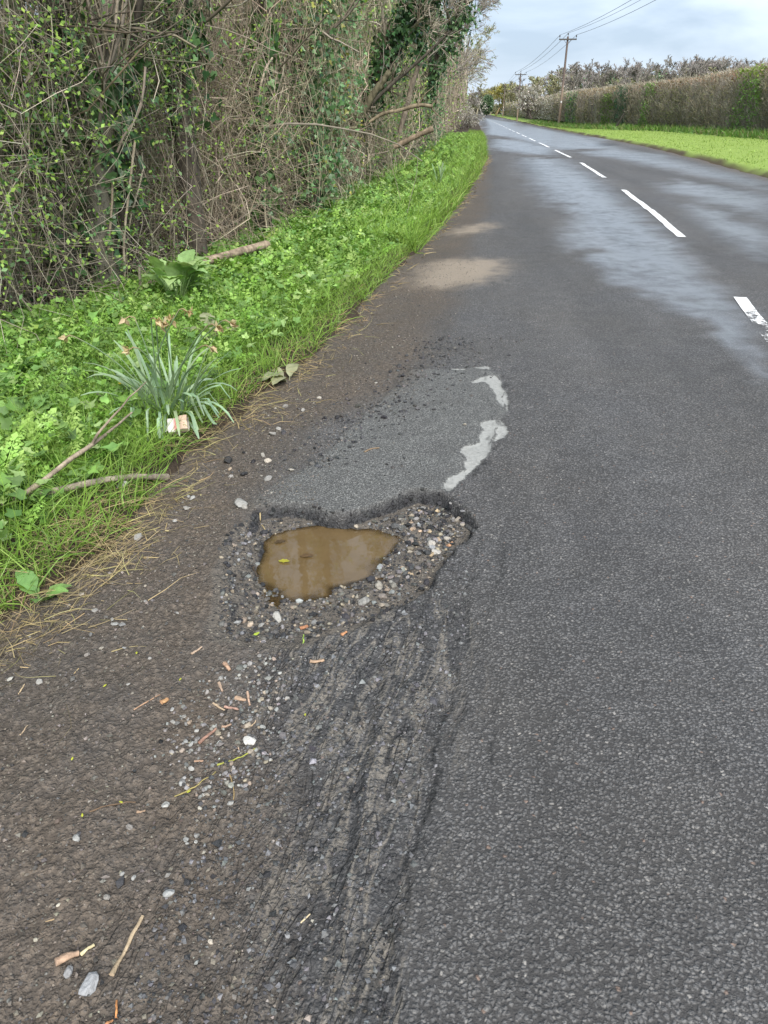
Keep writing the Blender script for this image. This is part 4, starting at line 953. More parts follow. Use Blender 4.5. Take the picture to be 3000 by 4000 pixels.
for (u, v, n_, L, lab) in [(985, 940, 7, .24, 'broad leaved plant by the thicket foot beyond the log'), (1250, 920, 4, .2, 'pale dock leaves standing in the middle of the green verge'),
                           (830, 1320, 6, .22, 'dock with spotted leaves right of the wilted daffodils'), (990, 1290, 5, .2, 'dock plant in the grass close to the road edge'), (1120, 1390, 7, .17, 'wilted grey dock flopping onto the road edge'),
                           (350, 1530, 5, .2, 'dock leaves left of the wilted daffodils'), (60, 1490, 5, .22, 'browning dock at the left end of the verge'), (110, 1640, 5, .17, 'pale leaved plant low in the near verge'),
                           (110, 1930, 7, .12, 'mallow with rounded leaves beside the rotten branch'), (120, 2190, 5, .12, 'small broad leaved plant in the nearest grass'), (140, 1290, 4, .2, 'dark dock under the thicket edge'), (350, 1290, 4, .22, 'plant with upright pale leaves at the thicket edge')]:
    g_ = G(u, v, .1); col = (.3, .31, .19) if 'wilted' in lab else (.17, .3, .09)
    leafy_plant('dock_plant', g_[0], g_[1], lab, 'plant', [(rng.uniform(0, 6.28), rng.uniform(.1, .7) if 'wilted' not in lab else rng.uniform(-.05, .35), L * rng.uniform(.5, 1.0), L * rng.uniform(.35, .5), L * rng.uniform(.1, .4), False) for _ in range(n_)], M_LEAF, col)

# wilted daffodils: strap leaves and brown flower heads
zd = float(verge_z(np.array([DAF[0]]), np.array([DAF[1]]))[0])
daf = empty('daffodil_clump', (DAF[0], DAF[1], zd), 'clump of wilting daffodils with grey green strap leaves and brown flower heads', 'flowers')
def strap(base, az, L, w, el, droop, K=10, kink=None):
    t = np.linspace(0, 1, K); d = np.array([math.cos(az), math.sin(az)]); p = np.array([base[0], base[1], 0.]); e = el; out = []
    for i in range(K):
        out.append(p.copy()); e_ = e - droop * t[i] ** 1.7
        if kink and t[i] > kink: e_ = -1.1 + .1 * rng.normal()
        p = p + np.array([d[0] * math.cos(e_), d[1] * math.cos(e_), math.sin(e_)]) * L / (K - 1)
    P = np.array(out); P[:, 2] = np.maximum(P[:, 2], .01)
    tw = rng.uniform(-.5, .5); sd_ = np.array([-d[1], d[0], 0])
    ww = w * .5 * np.minimum(1, (1.03 - t) * 6) ** .6
    ct = np.cos(tw * t)[:, None]; nz = np.array([0, 0, 1.])
    Lf = P - sd_ * ww[:, None] * ct - nz * (ww * np.sin(tw * t))[:, None]; Rt = P + sd_ * ww[:, None] * ct + nz * (ww * np.sin(tw * t))[:, None]
    Md = P - nz * (ww * .25)[:, None]
    return np.stack([Lf, Md, Rt], 1).reshape(-1, 3), grid_faces(K, 3), P
for i in range(92):
    az = rng.uniform(0, 6.28); r_ = .10 * math.sqrt(rng.random()); b_ = (r_ * math.cos(az + .4 * rng.normal()), r_ * math.sin(az + .4 * rng.normal()))
    L = rng.uniform(.24, .42); flop = rng.random()
    v, f, P = strap(b_, az, L, rng.uniform(.011, .017), rng.uniform(.85, 1.45) - (.35 if flop < .35 else 0), rng.uniform(.3, 1.5) if flop > .35 else rng.uniform(1.2, 2.6), kink=(rng.uniform(.45, .7) if flop < .22 else None))
    MB().add(v, f, pal([(.24, .34, .21), (.28, .38, .24), (.21, .31, .185), (.3, .4, .22)], 1, .08)[0] * (1 + .04 * rng.normal(size=(len(v), 1)))).obj('leaf', M_DAFF, daf)
for i, (u, v) in enumerate([(525, 1240), (590, 1245), (610, 1255), (640, 1240), (700, 1210), (812, 1270), (865, 1255), (540, 1360), (290, 1315), (790, 1352)]):
    tip = PY(u, v, DAF[1] + .06 * rng.normal()) - np.array([DAF[0], DAF[1], zd])
    b_ = np.array([.05 * rng.normal(), .05 * rng.normal(), 0]); t = np.linspace(0, 1, 9)[:, None]
    P = b_ + (tip - b_) * t + np.array([0, 0, .06]) * (np.sin(np.pi * t)); dr = unit(np.array([tip[0] + .02, -.03, 0])[None])[0]
    P = np.concatenate([P, [P[-1] + dr * .02 + [0, 0, .006], P[-1] + dr * .038 + [0, 0, -.004]]])
    v_, f_ = tubes(P[None], np.full((1, len(P)), .0032), 5)
    st = MB().add(v_, f_, np.where(np.arange(len(v_))[:, None] > len(v_) * .75, np.array([[.3, .23, .12]]), np.array([[.14, .21, .1]]))).obj('stem', M_DAFF, daf)
    hv = []; n_ = 10
    c_ = P[-1]; d_ = unit(rng.normal(size=(n_, 3)) * .7 + dr * 1.0 + np.array([0, 0, -.35])); Xv, Yv, Zv = frame(d_)
    v_, f_ = inst(LEAF[0] * np.array([.8, 1, 3]), LEAF[1], np.tile(c_, (n_, 1)), Xv, Yv, Zv, rng.uniform(.024, .044, n_))
    MB().add(v_, f_, rep(pal([(.46, .35, .18), (.38, .28, .14), (.55, .45, .27)], n_, .12), 5)).obj('flower_head', M_PETAL, st)
# second small clumps of strap leaves farther along the verge
for (u, v, lab) in [(1720, 715, 'strap leaved daffodil tuft near the road bend'), (1640, 625, 'daffodil tuft with a faded flower up the verge')]:
    g_ = G(u, v, .1); e = empty('daffodil_tuft', (g_[0], g_[1], float(verge_z(np.array([g_[0]]), np.array([g_[1]]))[0])), lab, 'flowers')
    for i in range(12):
        az = rng.uniform(0, 6.28); v_, f_, _ = strap((.03 * rng.normal(), .03 * rng.normal()), az, rng.uniform(.3, .5), .022, rng.uniform(1., 1.5), rng.uniform(.2, .9))
        MB().add(v_, f_, pal([(.17, .26, .13)], 1, .1)[0]).obj('leaf', M_DAFF, e)
# pale yellow flowers
for (u, v, lab) in [(1690, 612, 'pale yellow primrose flower on the far part of the verge'), (475, 1512, 'tiny yellow flower left of the daffodils')]:
    g_ = G(u, v, .15); n_ = 6; e = empty('small_flower', (g_[0], g_[1], float(verge_z(np.array([g_[0]]), np.array([g_[1]]))[0])), lab, 'flower')
    s_ = .05 if u > 1000 else .014; h_ = .2 if u > 1000 else .12
    a = np.arange(n_) * 2 * np.pi / n_; d_ = np.stack([np.cos(a), np.sin(a), .4 + 0 * a], 1); Xv, Yv, Zv = frame(d_, np.tile([0, 0, 1.], (n_, 1)))
    v_, f_ = inst(LEAF[0] * np.array([1.3, 1, 1]), LEAF[1], np.tile([0, 0, h_], (n_, 1)).astype(float), Xv, Yv, Zv, np.full(n_, s_))
    MB().add(v_, f_, (.62, .5, .06)).obj('petals', M_PETAL, e)
    v_, f_ = tubes(np.array([[(0, 0, 0), (.01, 0, h_ / 2), (0, 0, h_)]], float), np.full((1, 3), .003), 4); MB().add(v_, f_, (.15, .26, .06)).obj('stem', M_LEAF, e)

# litter: a crushed drinks carton, opened at the left end
lx, ly = G(695, 1640, .09); lz = float(verge_z(np.array([lx]), np.array([ly]))[0]) + .06
ct = empty('crushed_carton', (lx, ly, lz), 'crushed white and pink carton lying below the daffodils', 'litter')
nx_, ny_ = 9, 7
def carton_sheet(zf, off=0.):
    gx_, gy_ = np.meshgrid(np.linspace(-.042, .042, nx_), np.linspace(-.034, .034, ny_)); zz = zf(gx_, gy_)
    return np.stack([gx_ + .003 * fbm(gx_ * 80, gy_ * 80, 6), gy_ + .1 * gx_, zz + .004 * fbm(gx_ * 60, gy_ * 60, 7)], -1).reshape(-1, 3), grid_faces(ny_, nx_)
top, tf = carton_sheet(lambda a, b: .012 - .3 * a * 0 + .012 * np.cos(b * 40) + .004 * np.sin(a * 90)); bot, bf = carton_sheet(lambda a, b: -.012 - .004 * np.cos(b * 40))
colr = np.where(top[:, 0:1] < -.012, np.array([[.6, .58, .54]]), np.where(np.abs(top[:, 0:1] + .006) < .006, np.array([[.6, .22, .2]]), np.array([[.55, .4, .3]])))
o = MB().add(top, tf, colr).obj('printed_side', M_CARTON, ct); o = MB().add(bot, bf, (.5, .46, .4)).obj('underside', M_CARTON, ct)
rim = np.concatenate([top.reshape(ny_, nx_, 3)[0], bot.reshape(ny_, nx_, 3)[0]]); rim2 = np.concatenate([top.reshape(ny_, nx_, 3)[-1], bot.reshape(ny_, nx_, 3)[-1]])
wf_ = np.array([(i, i + 1, i + 1 + nx_, i + nx_) for i in range(nx_ - 1)])
MB().add(rim, wf_, (.5, .4, .32)).add(rim2, wf_, (.5, .4, .32)).obj('side_fold', M_CARTON, ct)
fl_ = np.array([(-.042, -.03, .02), (-.066, -.034, .008), (-.07, -.012, .012), (-.044, -.004, .024), (-.042, .034, .018), (-.06, .03, -.006), (-.058, .008, -.01)])
MB().add(fl_, [(0, 1, 2, 3)], (.62, .6, .56)).add(fl_[3:], [(0, 1, 2, 3)], (.62, .58, .55)).obj('torn_flap', M_CARTON, ct)
ct.rotation_euler = (R(38), R(-8), R(12))

# fallen logs and branches on the verge
def log_obj(name, pts, rad, col, label, S=10, mat=None, ends=(.33, .25, .16), rough=.12, cat='log', stubs=()):
    pts = np.array(pts, float); K = len(pts); o0 = pts[0].copy()
    t = np.linspace(0, 1, K); K2 = max(14, K * 4); tt = np.linspace(0, 1, K2)
    P = np.stack([np.interp(tt, t, pts[:, j]) for j in range(3)], 1); rr = np.interp(tt, np.linspace(0, 1, len(rad)), rad)
    for _ in range(3): P[1:-1] = .5 * P[1:-1] + .25 * (P[:-2] + P[2:])
    P = P - o0; P[1:-1] += rr[1:-1, None] * .06 * rng.normal(size=(K2 - 2, 3))
    rn = np.convolve(np.pad(rng.normal(size=K2), 2, mode='edge'), [.15, .2, .3, .2, .15], 'valid'); v, f = tubes(P[None], rr[None] * (1 + rough * rn[None]), S)
    nrm = unit(v - np.repeat(P, S, 0)); v = v + nrm * (rough * .6 * rng.normal(size=(len(v), 1))) * np.repeat(rr, S)[:, None]
    e = empty(name, o0, label, cat)
    MB().add(v, f, np.array(col) * (1 + .15 * rng.normal(size=(len(v), 1)))).obj('bark', mat or M_BARK, e)
    MB().add(v[:S], np.array([list(range(S))[::-1]]), ends).add(v[-S:], np.array([list(range(S))]), ends).obj('broken_end', M_WOOD, e)
    for (ti, d_, L_, r_) in stubs:
        b_ = P[int(ti * (K2 - 1))]; W_ = walk(1, 8, b_[None], np.array([d_], float), np.array([L_]), .12); v, f = tubes(W_, np.linspace(r_, r_ * .3, 8)[None], 6)
        MB().add(v, f, np.array(col) * .95).obj('side_branch', mat or M_BARK, e)
    return e
def on_verge(u, v, lift, z=.15):
    g_ = G(u, v, z); return (g_[0], g_[1], float(verge_z(np.array([g_[0]]), np.array([g_[1]]))[0]) + lift)
log_obj('fallen_log', [on_verge(500, 1170, .04), on_verge(610, 1125, .07), on_verge(720, 1070, .10), on_verge(800, 1055, .115), on_verge(880, 1034, .12), on_verge(1045, 986, .13)], [.025, .04, .046, .037, .034, .037], (.3, .235, .17), 'pale brown fallen log half sunk in the cow parsley', S=14, rough=.06)
log_obj('rotten_branch', [on_verge(-40, 1960, .05, .1), on_verge(150, 1910, .06, .1), on_verge(380, 1860, .06, .1), on_verge(520, 1820, .045, .08), on_verge(640, 1785, .03, .06)], [.009, .01, .011, .012, .014], (.26, .22, .17), 'rotten branch lying across the grass to the road edge', S=9, cat='branch')
log_obj('fallen_branch', [on_verge(20, 1905, .06), on_verge(150, 1860, .1), on_verge(270, 1790, .12), on_verge(390, 1730, .14), on_verge(520, 1640, .16)], [.012, .011, .009, .007, .004], (.25, .2, .15), 'thin forked branch leaning on the grass left of the carton', S=7, cat='branch', stubs=((.72, (.25, .5, .35), .32, .006),))
log_obj('rotten_log', [on_verge(300, 1110, .05, .2), on_verge(420, 1070, .09, .2), on_verge(500, 1045, .13, .2)], [.03, .035, .035], (.2, .16, .12), 'short grey log under the twigs behind the daffodils', S=9)

# ------------------------------------------------------------------ the thicket on the near side
TW_GREY = [(.26, .225, .17), (.35, .305, .235), (.18, .155, .115), (.44, .39, .31)]
TW_TAN = [(.41, .335, .25), (.5, .415, .315), (.31, .25, .18), (.57, .48, .37), (.22, .175, .125)]
TW_OLIVE = [(.32, .295, .19), (.4, .37, .24), (.24, .225, .145), (.46, .42, .3)]
L_FRESH = [(.18, .3, .05), (.24, .37, .07), (.14, .24, .045), (.3, .42, .09)]
L_IVY = [(.035, .085, .03), (.055, .12, .04), (.04, .1, .04), (.08, .155, .055)]
L_IVYL = [(.09, .185, .065), (.13, .235, .09), (.065, .145, .05), (.17, .28, .12)]
def thicket(name, label, y0, y1, H, depth, n, tw, leaf, nl, lsz, r=(.0013, .0034), L=(.4, 1.3), K=5, style=(.3, .2, .5), lt=CARD, lmat=None, low=1.3, group=None, wig=.2):
    ym = (y0 + y1) / 2; e = empty(name, (T(TB, ym) + bend(ym), ym, float(verge_z(np.array([T(TB, ym)]), np.array([ym]))[0])), label, 'shrub', group)
    y = rng.uniform(y0 - .15, y1 + .15, n); h = H * rng.random(n) ** low
    dp = depth * rng.random(n) ** 1.3; lean = .28 * np.sin(np.clip(h / H, 0, 1) * 2.2) * min(1.6, H / 2.5)
    x = T(TB, y) + bend(y) - dp + lean + .18 * fbm(y * 1.3, h * 1.3, 71) - .05
    z = T(HZ, y) * 0 + rise(y) + .12 + h
    u = rng.random(n); a = rng.uniform(0, 6.28, n)
    d = np.stack([np.cos(a), np.sin(a), .25 * rng.normal(size=n)], 1)
    upm = u < style[0]; hang = (u >= style[0]) & (u < style[0] + style[1])
    d[upm] = np.stack([.5 * np.cos(a[upm]) + .15, .5 * np.sin(a[upm]), np.ones(upm.sum())], 1)
    d[hang] = np.stack([.35 * np.cos(a[hang]), .35 * np.sin(a[hang]), -np.ones(hang.sum())], 1)
    ln = rng.uniform(*L, n)
    P = walk(n, K, np.stack([x, y, z], 1), d, ln, wig, .06)
    gz = (rise(y) + .02)[:, None]; P[:, :, 2] = np.maximum(P[:, :, 2], gz)
    fx = (T(TB, P[:, :, 1]) + bend(P[:, :, 1]) + .45); P[:, :, 0] = np.where(P[:, :, 0] > fx, fx - .3 * (P[:, :, 0] - fx), P[:, :, 0])
    fat = rng.random(n) < .07; P[:, :, 2] = np.maximum(P[:, :, 2], gz)
    rr = (rng.uniform(*r, n) * np.where(fat, 1.8, 1))[:, None] * np.linspace(1, .5, K)[None]
    v, f = tubes(P, rr, 3)
    t = pal(tw, n, .24) * np.where(fat, 1.15, 1)[:, None]
    o = MB().add(v, f, rep(t, K * 3)).obj('stems', M_TWIG, e); o.location = tuple(-np.array(e.location))
    if nl:
        i = rng.integers(0, n, nl * 3); j = rng.integers(1, K, nl * 3); p = P[i, j] + .03 * rng.normal(size=(nl * 3, 3))
        cl_ = fbm(p[:, 1] * 2.1 + 5, p[:, 2] * 2.1, 15) + .35 * rng.normal(size=nl * 3) + .55 * sstep(-1.1, .1, p[:, 0] - T(TB, p[:, 1]) - bend(p[:, 1])) + .25 * sstep(.2, 1.2, p[:, 2] - rise(p[:, 1])); kp = np.argsort(-cl_)[:nl]; p = p[kp]
        d_ = unit(rng.normal(size=(nl, 3)) + np.array([.4, -.3, -.1])); Xv, Yv, Zv = frame(d_, np.tile([.5, -.5, .8], (nl, 1)))
        v, f = inst(lt[0], lt[1], p, Xv, Yv, Zv, rng.uniform(*lsz, nl))
        o = MB().add(v, f, rep(pal(leaf, nl, .2), len(lt[0]))).obj('leaves', lmat or M_LEAF, e); o.location = tuple(-np.array(e.location))
    return e
thicket('hawthorn_shrub', 'grey twigged shrub with small fresh green leaves at the left edge of view', 3.0, 4.6, 3.0, 1.5, 2600, TW_GREY, L_FRESH + L_FRESH + L_IVYL, 15000, (.016, .04))
thicket('hawthorn_shrub', 'leafy green shrub growing in front of the ivy covered trunk', 4.5, 6.0, 3.0, 1.5, 3000, TW_GREY, L_FRESH + L_FRESH + L_IVYL, 15000, (.015, .038))
thicket('bramble_thicket', 'tan tangle of dry stems right of the ivy covered trunk', 5.9, 7.6, 3.0, 1.5, 3900, TW_TAN, L_FRESH, 2600, (.018, .04), style=(.28, .22, .5), wig=.24, lt=LEAF)
thicket('bramble_thicket', 'brown tangle of stems with green sprigs in the middle of the thicket', 7.4, 9.4, 3.2, 1.6, 3900, TW_TAN, L_FRESH + L_IVYL, 5500, (.02, .042), style=(.28, .22, .5), wig=.24)
thicket('ivy_bush', 'green ivy curtain with yellow leaves hanging in the thicket', 9.2, 12.0, 3.8, 1.7, 3200, TW_OLIVE, L_IVYL + L_IVYL + [(.3, .3, .06)], 9000, (.035, .075), r=(.003, .006), L=(.5, 1.6), style=(.25, .35, .4), lt=IVY, lmat=M_IVY)
thicket('bramble_thicket', 'dry bramble heap under the leaning ivy tree', 11.8, 15.5, 2.0, 1.5, 2600, TW_TAN, L_FRESH, 500, (.03, .05), r=(.003, .006), L=(.5, 1.5), style=(.45, .3, .25))
thicket('tangled_shrub', 'olive grey twiggy shrub behind the leaning ivy tree', 14.0, 20, 4.6, 2.0, 2800, TW_OLIVE, L_IVYL + L_FRESH, 9000, (.05, .09), r=(.004, .008), L=(.8, 2.2), style=(.4, .3, .3), K=4)
thicket('tangled_shrub', 'brown grey shrub below the overhanging tree', 20, 30, 5.0, 2.2, 2500, TW_TAN + TW_OLIVE, L_IVY + L_FRESH, 6000, (.06, .12), r=(.005, .010), L=(1, 2.6), K=4)
thicket('tangled_shrub', 'dark mixed shrub before the white blackthorn', 30, 44, 5.2, 2.5, 2200, TW_GREY + TW_OLIVE, L_IVY + L_IVYL, 3200, (.1, .18), r=(.007, .013), L=(1.2, 3), K=4)
thicket('tangled_shrub', 'far shrub on the near side past the white blackthorn', 44, 70, 5.5, 3, 2100, TW_GREY + TW_TAN, L_FRESH, 900, (.12, .2), r=(.009, .018), L=(1.5, 3.6), K=4)
thicket('tangled_shrub', 'farthest grey brown shrub row on the near side', 70, 130, 6, 3, 1900, TW_GREY + TW_TAN, L_FRESH, 900, (.16, .3), r=(.014, .026), L=(2, 5), K=4)
# the deep wood behind, one mass with the shade of the gaps put into its dark colours
m = MB(); n = 15000
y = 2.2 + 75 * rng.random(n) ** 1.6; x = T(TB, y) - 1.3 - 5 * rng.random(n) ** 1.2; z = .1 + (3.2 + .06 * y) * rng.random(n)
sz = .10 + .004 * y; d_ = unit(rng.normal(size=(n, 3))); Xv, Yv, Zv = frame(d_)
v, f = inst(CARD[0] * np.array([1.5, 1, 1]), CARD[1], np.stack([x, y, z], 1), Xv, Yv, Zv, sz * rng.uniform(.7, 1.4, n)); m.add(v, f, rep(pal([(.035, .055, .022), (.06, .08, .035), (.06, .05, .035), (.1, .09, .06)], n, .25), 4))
n = 5500; y = 2.2 + 75 * rng.random(n) ** 1.6; x = T(TB, y) - 1.0 - 4 * rng.random(n); z = .05 + (2.6 + .06 * y) * rng.random(n)
P = walk(n, 4, np.stack([x, y, z], 1), rng.normal(size=(n, 3)) * np.array([.6, .6, 1]), rng.uniform(.6, 2, n), .25); v, f = tubes(P, (rng.uniform(.003, .008, n) * (1 + y / 25))[:, None] * np.ones((1, 4)), 3)
m.add(v, f, rep(pal(TW_GREY + TW_TAN, n, .2), 12))
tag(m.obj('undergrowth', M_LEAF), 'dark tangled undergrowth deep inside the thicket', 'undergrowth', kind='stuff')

# ------------------------------------------------------------------ trees
def branches(P0, R0, levels, seed_wig=.16):
    """levels: list of (children per parent, length ratio, angle, radius ratio, gravity, K, tmin)"""
    out = [(P0, R0)]; P, Rr = P0, R0
    for (nc, lr, ang, rr, gr, K, tmin) in levels:
        N, K0, _ = P.shape; Ln = np.linalg.norm(np.diff(P, axis=1), axis=2).sum(1)
        par = np.repeat(np.arange(N), nc); n = len(par); t = tmin + (1 - tmin) * rng.random(n); ki = np.clip((t * (K0 - 1)).astype(int), 0, K0 - 2); fr_ = (t * (K0 - 1) - ki)[:, None]
        base = P[par, ki] * (1 - fr_) + P[par, ki + 1] * fr_; tg = unit(P[par, ki + 1] - P[par, ki])
        sd_ = unit(np.cross(tg, rng.normal(size=(n, 3)))); a = ang * (1 + .25 * rng.normal(size=n))[:, None]
        d = tg * np.cos(a) + sd_ * np.sin(a)
        L = Ln[par] * lr * (1.15 - .55 * t) * rng.uniform(.7, 1.2, n)
        P = walk(n, K, base, d, L, seed_wig, gr); r0 = np.maximum(Rr[par, ki] * rr, .002)
        Rr = r0[:, None] * np.linspace(1, .35, K)[None]; out.append((P, Rr))
    return out
def tube_mesh(levels, sides, cols, minr=0.):
    m = MB()
    for (P, Rr), S in zip(levels, sides):
        v, f = tubes(P, np.maximum(Rr, minr), S); m.add(v, f, rep(pal(cols, len(P), .12), P.shape[1] * S))
    return m
def leaf_mesh(P, n, tpl, cols, size, jit):
    N, K, _ = P.shape; p = P[rng.integers(0, N, n), rng.integers(0, K, n)] + jit * rng.normal(size=(n, 3)); Xv, Yv, Zv = frame(rng.normal(size=(n, 3)) + np.array([0, 0, -.3]))
    v, f = inst(tpl[0], tpl[1], p, Xv, Yv, Zv, rng.uniform(*size, n)); return MB().add(v, f, rep(pal(cols, n, .2), len(tpl[0])))
def spline(pts, K):
    pts = np.array(pts, float); t = np.linspace(0, 1, len(pts)); tt = np.linspace(0, 1, K); P = np.stack([np.interp(tt, t, pts[:, j]) for j in range(3)], 1)
    for _ in range(2): P[1:-1] = .5 * P[1:-1] + .25 * (P[:-2] + P[2:])
    return P
BARKC = [(.13, .105, .085), (.1, .08, .062)]
def path_tree(label, pts, rad, lv, ivy=0, ivy_rng=(0, 1), ivy_sz=(.05, .09), ivy_cols=L_IVY, bark=BARKC, twig=TW_GREY, ivy_jit=.14, leaves=0, lsz=(.03, .05), name='tree', minr=.003, vines=0):
    P = spline(pts, 26); o0 = P[0].copy(); P = P - o0; rr = np.interp(np.linspace(0, 1, 26), np.linspace(0, 1, len(rad)), rad)
    e = empty(name, o0, label, 'tree')
    v, f = tubes(P[None], (rr * (1 + .07 * rng.normal(size=26)))[None], 10); nn = unit(v - np.repeat(P, 10, 0)); v = v + nn * (np.repeat(rr, 10)[:, None] * .1 * rng.normal(size=(len(v), 1)))
    MB().add(v, f, rep(pal(bark, 1, .05), len(v))).obj('trunk', M_BARK, e)
    if lv and lv[0][0] <= 9:
        for _ in range(lv[0][0]):
            L = branches(P[None], rr[None], [(1,) + lv[0][1:3] + (lv[0][3] * .55,) + lv[0][4:]] + list(lv[1:])); tube_mesh(L[1:], (6, 4, 3, 3, 3)[:len(L) - 1], [np.array(q) * .6 for q in twig], minr).obj('branch', M_TWIG, e)
    elif lv:
        L = branches(P[None], rr[None], lv); tube_mesh(L[1:], (6, 4, 3, 3, 3)[:len(L) - 1], twig, minr).obj('branches', M_TWIG, e)
        if leaves: leaf_mesh(L[-1][0], leaves, CARD, L_FRESH, lsz, .05).obj('leaves', M_LEAF, e)
    if vines:
        i = rng.integers(0, 24, vines); a = rng.uniform(0, 6.28, vines); st = P[i] + np.stack([np.cos(a), np.sin(a), 0 * a], 1) * (rr[i] * 1.15)[:, None]
        W_ = walk(vines, 7, st, np.stack([.2 * np.cos(a), .2 * np.sin(a), np.ones(vines)], 1), rng.uniform(.4, 1.2, vines), .16); v, f = tubes(W_, rng.uniform(.004, .011, vines)[:, None] * np.ones((1, 7)), 4)
        MB().add(v, f, rep(pal(TW_TAN + TW_GREY, vines, .15), 28)).obj('creeper_stems', M_TWIG, e)
    if ivy:
        t = rng.uniform(*ivy_rng, ivy); i = np.clip((t * 25).astype(int), 0, 24); p = P[i] + (P[i + 1] - P[i]) * rng.random((ivy, 1))
        dr = unit(rng.normal(size=(ivy, 3)) * np.array([1, 1, .3])); p = p + dr * (rr[i][:, None] + ivy_jit * rng.random((ivy, 1)) ** 1.5 * (.6 + .8 * vnoise(t * 14, t * 0, 3)[:, None])); Xv, Yv, Zv = frame(unit(np.array([0, 0, -1.]) + .6 * rng.normal(size=(ivy, 3))), dr)
        v, f = inst(IVY[0], IVY[1], p, Xv, Yv, Zv, rng.uniform(*ivy_sz, ivy)); MB().add(v, f, rep(pal(ivy_cols, ivy, .25), 8)).obj('ivy', M_IVY, e)
    return e
def front(u, off=.05):
    ys_ = np.linspace(3, 40, 800); xs_ = np.array([PY(u, 500, q)[0] for q in ys_]); return float(ys_[np.argmin(np.abs(xs_ - (T(TB, ys_) - off)))])
YA, YB, YC, YD, YE, YF, YI = front(410, -.12), front(490, -.2), front(30, .3), front(190, .15), front(695, -.05), front(1010, -.15), front(1200, -.15)
def up(q, dz, dx=0, dy=0): return (q[0] + dx, q[1] + dy, q[2] + dz)
a0, a1, a2, a3 = PY(385, 960, YA), PY(400, 500, YA), PY(430, 250, YA), PY(440, 0, YA)
LV = [(9, .24, .8, .28, -.02, 8, .3), (6, .5, .7, .5, 0, 6, .2), (6, .5, .7, .6, 0, 4, .2)]
path_tree('thick old trunk wrapped in creepers and ivy at the left', [up(a0, -.7), a0, a1, a2, a3, up(a3, 2.5, .1), up(a3, 5.5, .5)], [.11, .1, .085, .08, .08, .07, .05], LV, 420, (.1, .5), (.045, .085), L_IVYL, bark=[(.19, .168, .135)], vines=80, ivy_jit=.1)
b0, b1, b2, b3 = PY(465, 800, YB), PY(490, 480, YB), PY(500, 200, YB), PY(560, -80, YB)
path_tree('slim dark trunk just right of the thick creeper trunk', [up(b0, -.3), b0, b1, b2, b3, up(b3, 3, .4)], [.045, .042, .04, .036, .03, .015], [(8, .2, .9, .4, 0, 7, .3), (6, .5, .8, .5, 0, 5, .2)], 160, (.2, .6), (.05, .08), bark=[(.06, .05, .042)])
c0, c1, c2 = PY(-30, 420, YC), PY(20, 220, YC), PY(75, -20, YC)
path_tree('smooth olive trunk leaning in at the upper left corner', [up(c0, -1.3, -.15), c0, c1, c2, up(c2, 2.6, .5), up(c2, 4.6, 1.0)], [.06, .055, .05, .05, .04, .02], [(5, .16, .9, .3, 0, 7, .3), (6, .5, .8, .5, 0, 5, .2)], 0, bark=[(.24, .225, .15)])
d0_ = PY(150, 560, YD)
path_tree('dark ivy smothered trunk behind the left shrubs', [up(d0_, -1.6), d0_, PY(200, 250, YD), PY(230, 0, YD), up(PY(230, 0, YD), 4)], [.09, .085, .08, .08, .04], [(8, .22, .9, .3, 0, 7, .4), (6, .5, .8, .5, 0, 5, .2)], 320, (0, .7), (.05, .08), L_IVY, bark=[(.1, .085, .07)], ivy_jit=.2)
e0 = PY(690, 300, YE)
path_tree('ivy hung trunk at the top between the tan tangles', [up(e0, -2.2), e0, PY(700, 40, YE), up(PY(700, 40, YE), 3.4)], [.09, .09, .085, .04], [(8, .22, .9, .3, 0, 7, .4), (6, .5, .8, .5, 0, 5, .2)], 520, (.3, .7), (.05, .09), L_IVY + L_IVYL, ivy_jit=.26)
f0, f1, f2 = PY(1010, 560, YF), PY(1000, 260, YF), PY(1040, 0, YF)
path_tree('upright grey trunk with yellow ivy leaves in the thicket', [up(f0, -1.2), f0, f1, f2, up(f2, 4)], [.08, .075, .07, .065, .03], [(9, .25, .9, .35, 0, 7, .3), (6, .5, .8, .5, 0, 5, .2)], 700, (.1, .7), (.05, .09), [(.07, .15, .05), (.1, .18, .05), (.1, .2, .06)], vines=40)
path_tree('dark ivy column left of the leaning tree', [up(PY(1210, 600, YI), -.6), PY(1205, 500, YI), PY(1190, 250, YI), PY(1180, 0, YI), up(PY(1180, 0, YI), 4)], [.1, .1, .09, .08, .04], [(8, .25, .9, .35, 0, 7, .4), (6, .5, .8, .5, 0, 5, .2)], 1300, (0, .7), (.05, .085), L_IVY + L_IVYL, ivy_jit=.4)
# the leaning ivy tree
g0 = PY(1300, 700, 14.2)
lean = path_tree('dark ivy covered tree leaning out towards the road', [up(g0, -.2), PY(1320, 620, 14.2), PY(1400, 450, 14.1), PY(1480, 290, 14.0), PY(1560, 130, 13.9), PY(1630, 20, 13.8), up(PY(1760, -120, 13.6), 0), up(PY(1860, -330, 13.4), 0)], [.16, .15, .135, .125, .12, .1, .08, .04],
                 [(14, .24, .9, .34, -.02, 8, .35), (8, .5, .7, .5, 0, 6, .2), (7, .5, .7, .6, 0, 4, .2)], 4200, (.0, .85), (.05, .09), L_IVY, bark=[(.055, .046, .038)], ivy_jit=.34, minr=.004)
path_tree('bare second stem with a sawn red end beside the leaning tree', [PY(1345, 560, 13.0), PY(1400, 470, 13.0), PY(1440, 400, 13.0), PY(1475, 345, 13.0), PY(1500, 310, 13.0), PY(1524, 278, 13.0)], [.075, .07, .062, .055, .05, .05], [(3, .6, .8, .4, 0, 8, .3), (4, .4, .8, .5, 0, 5, .2)], 0, bark=[(.12, .1, .068)])
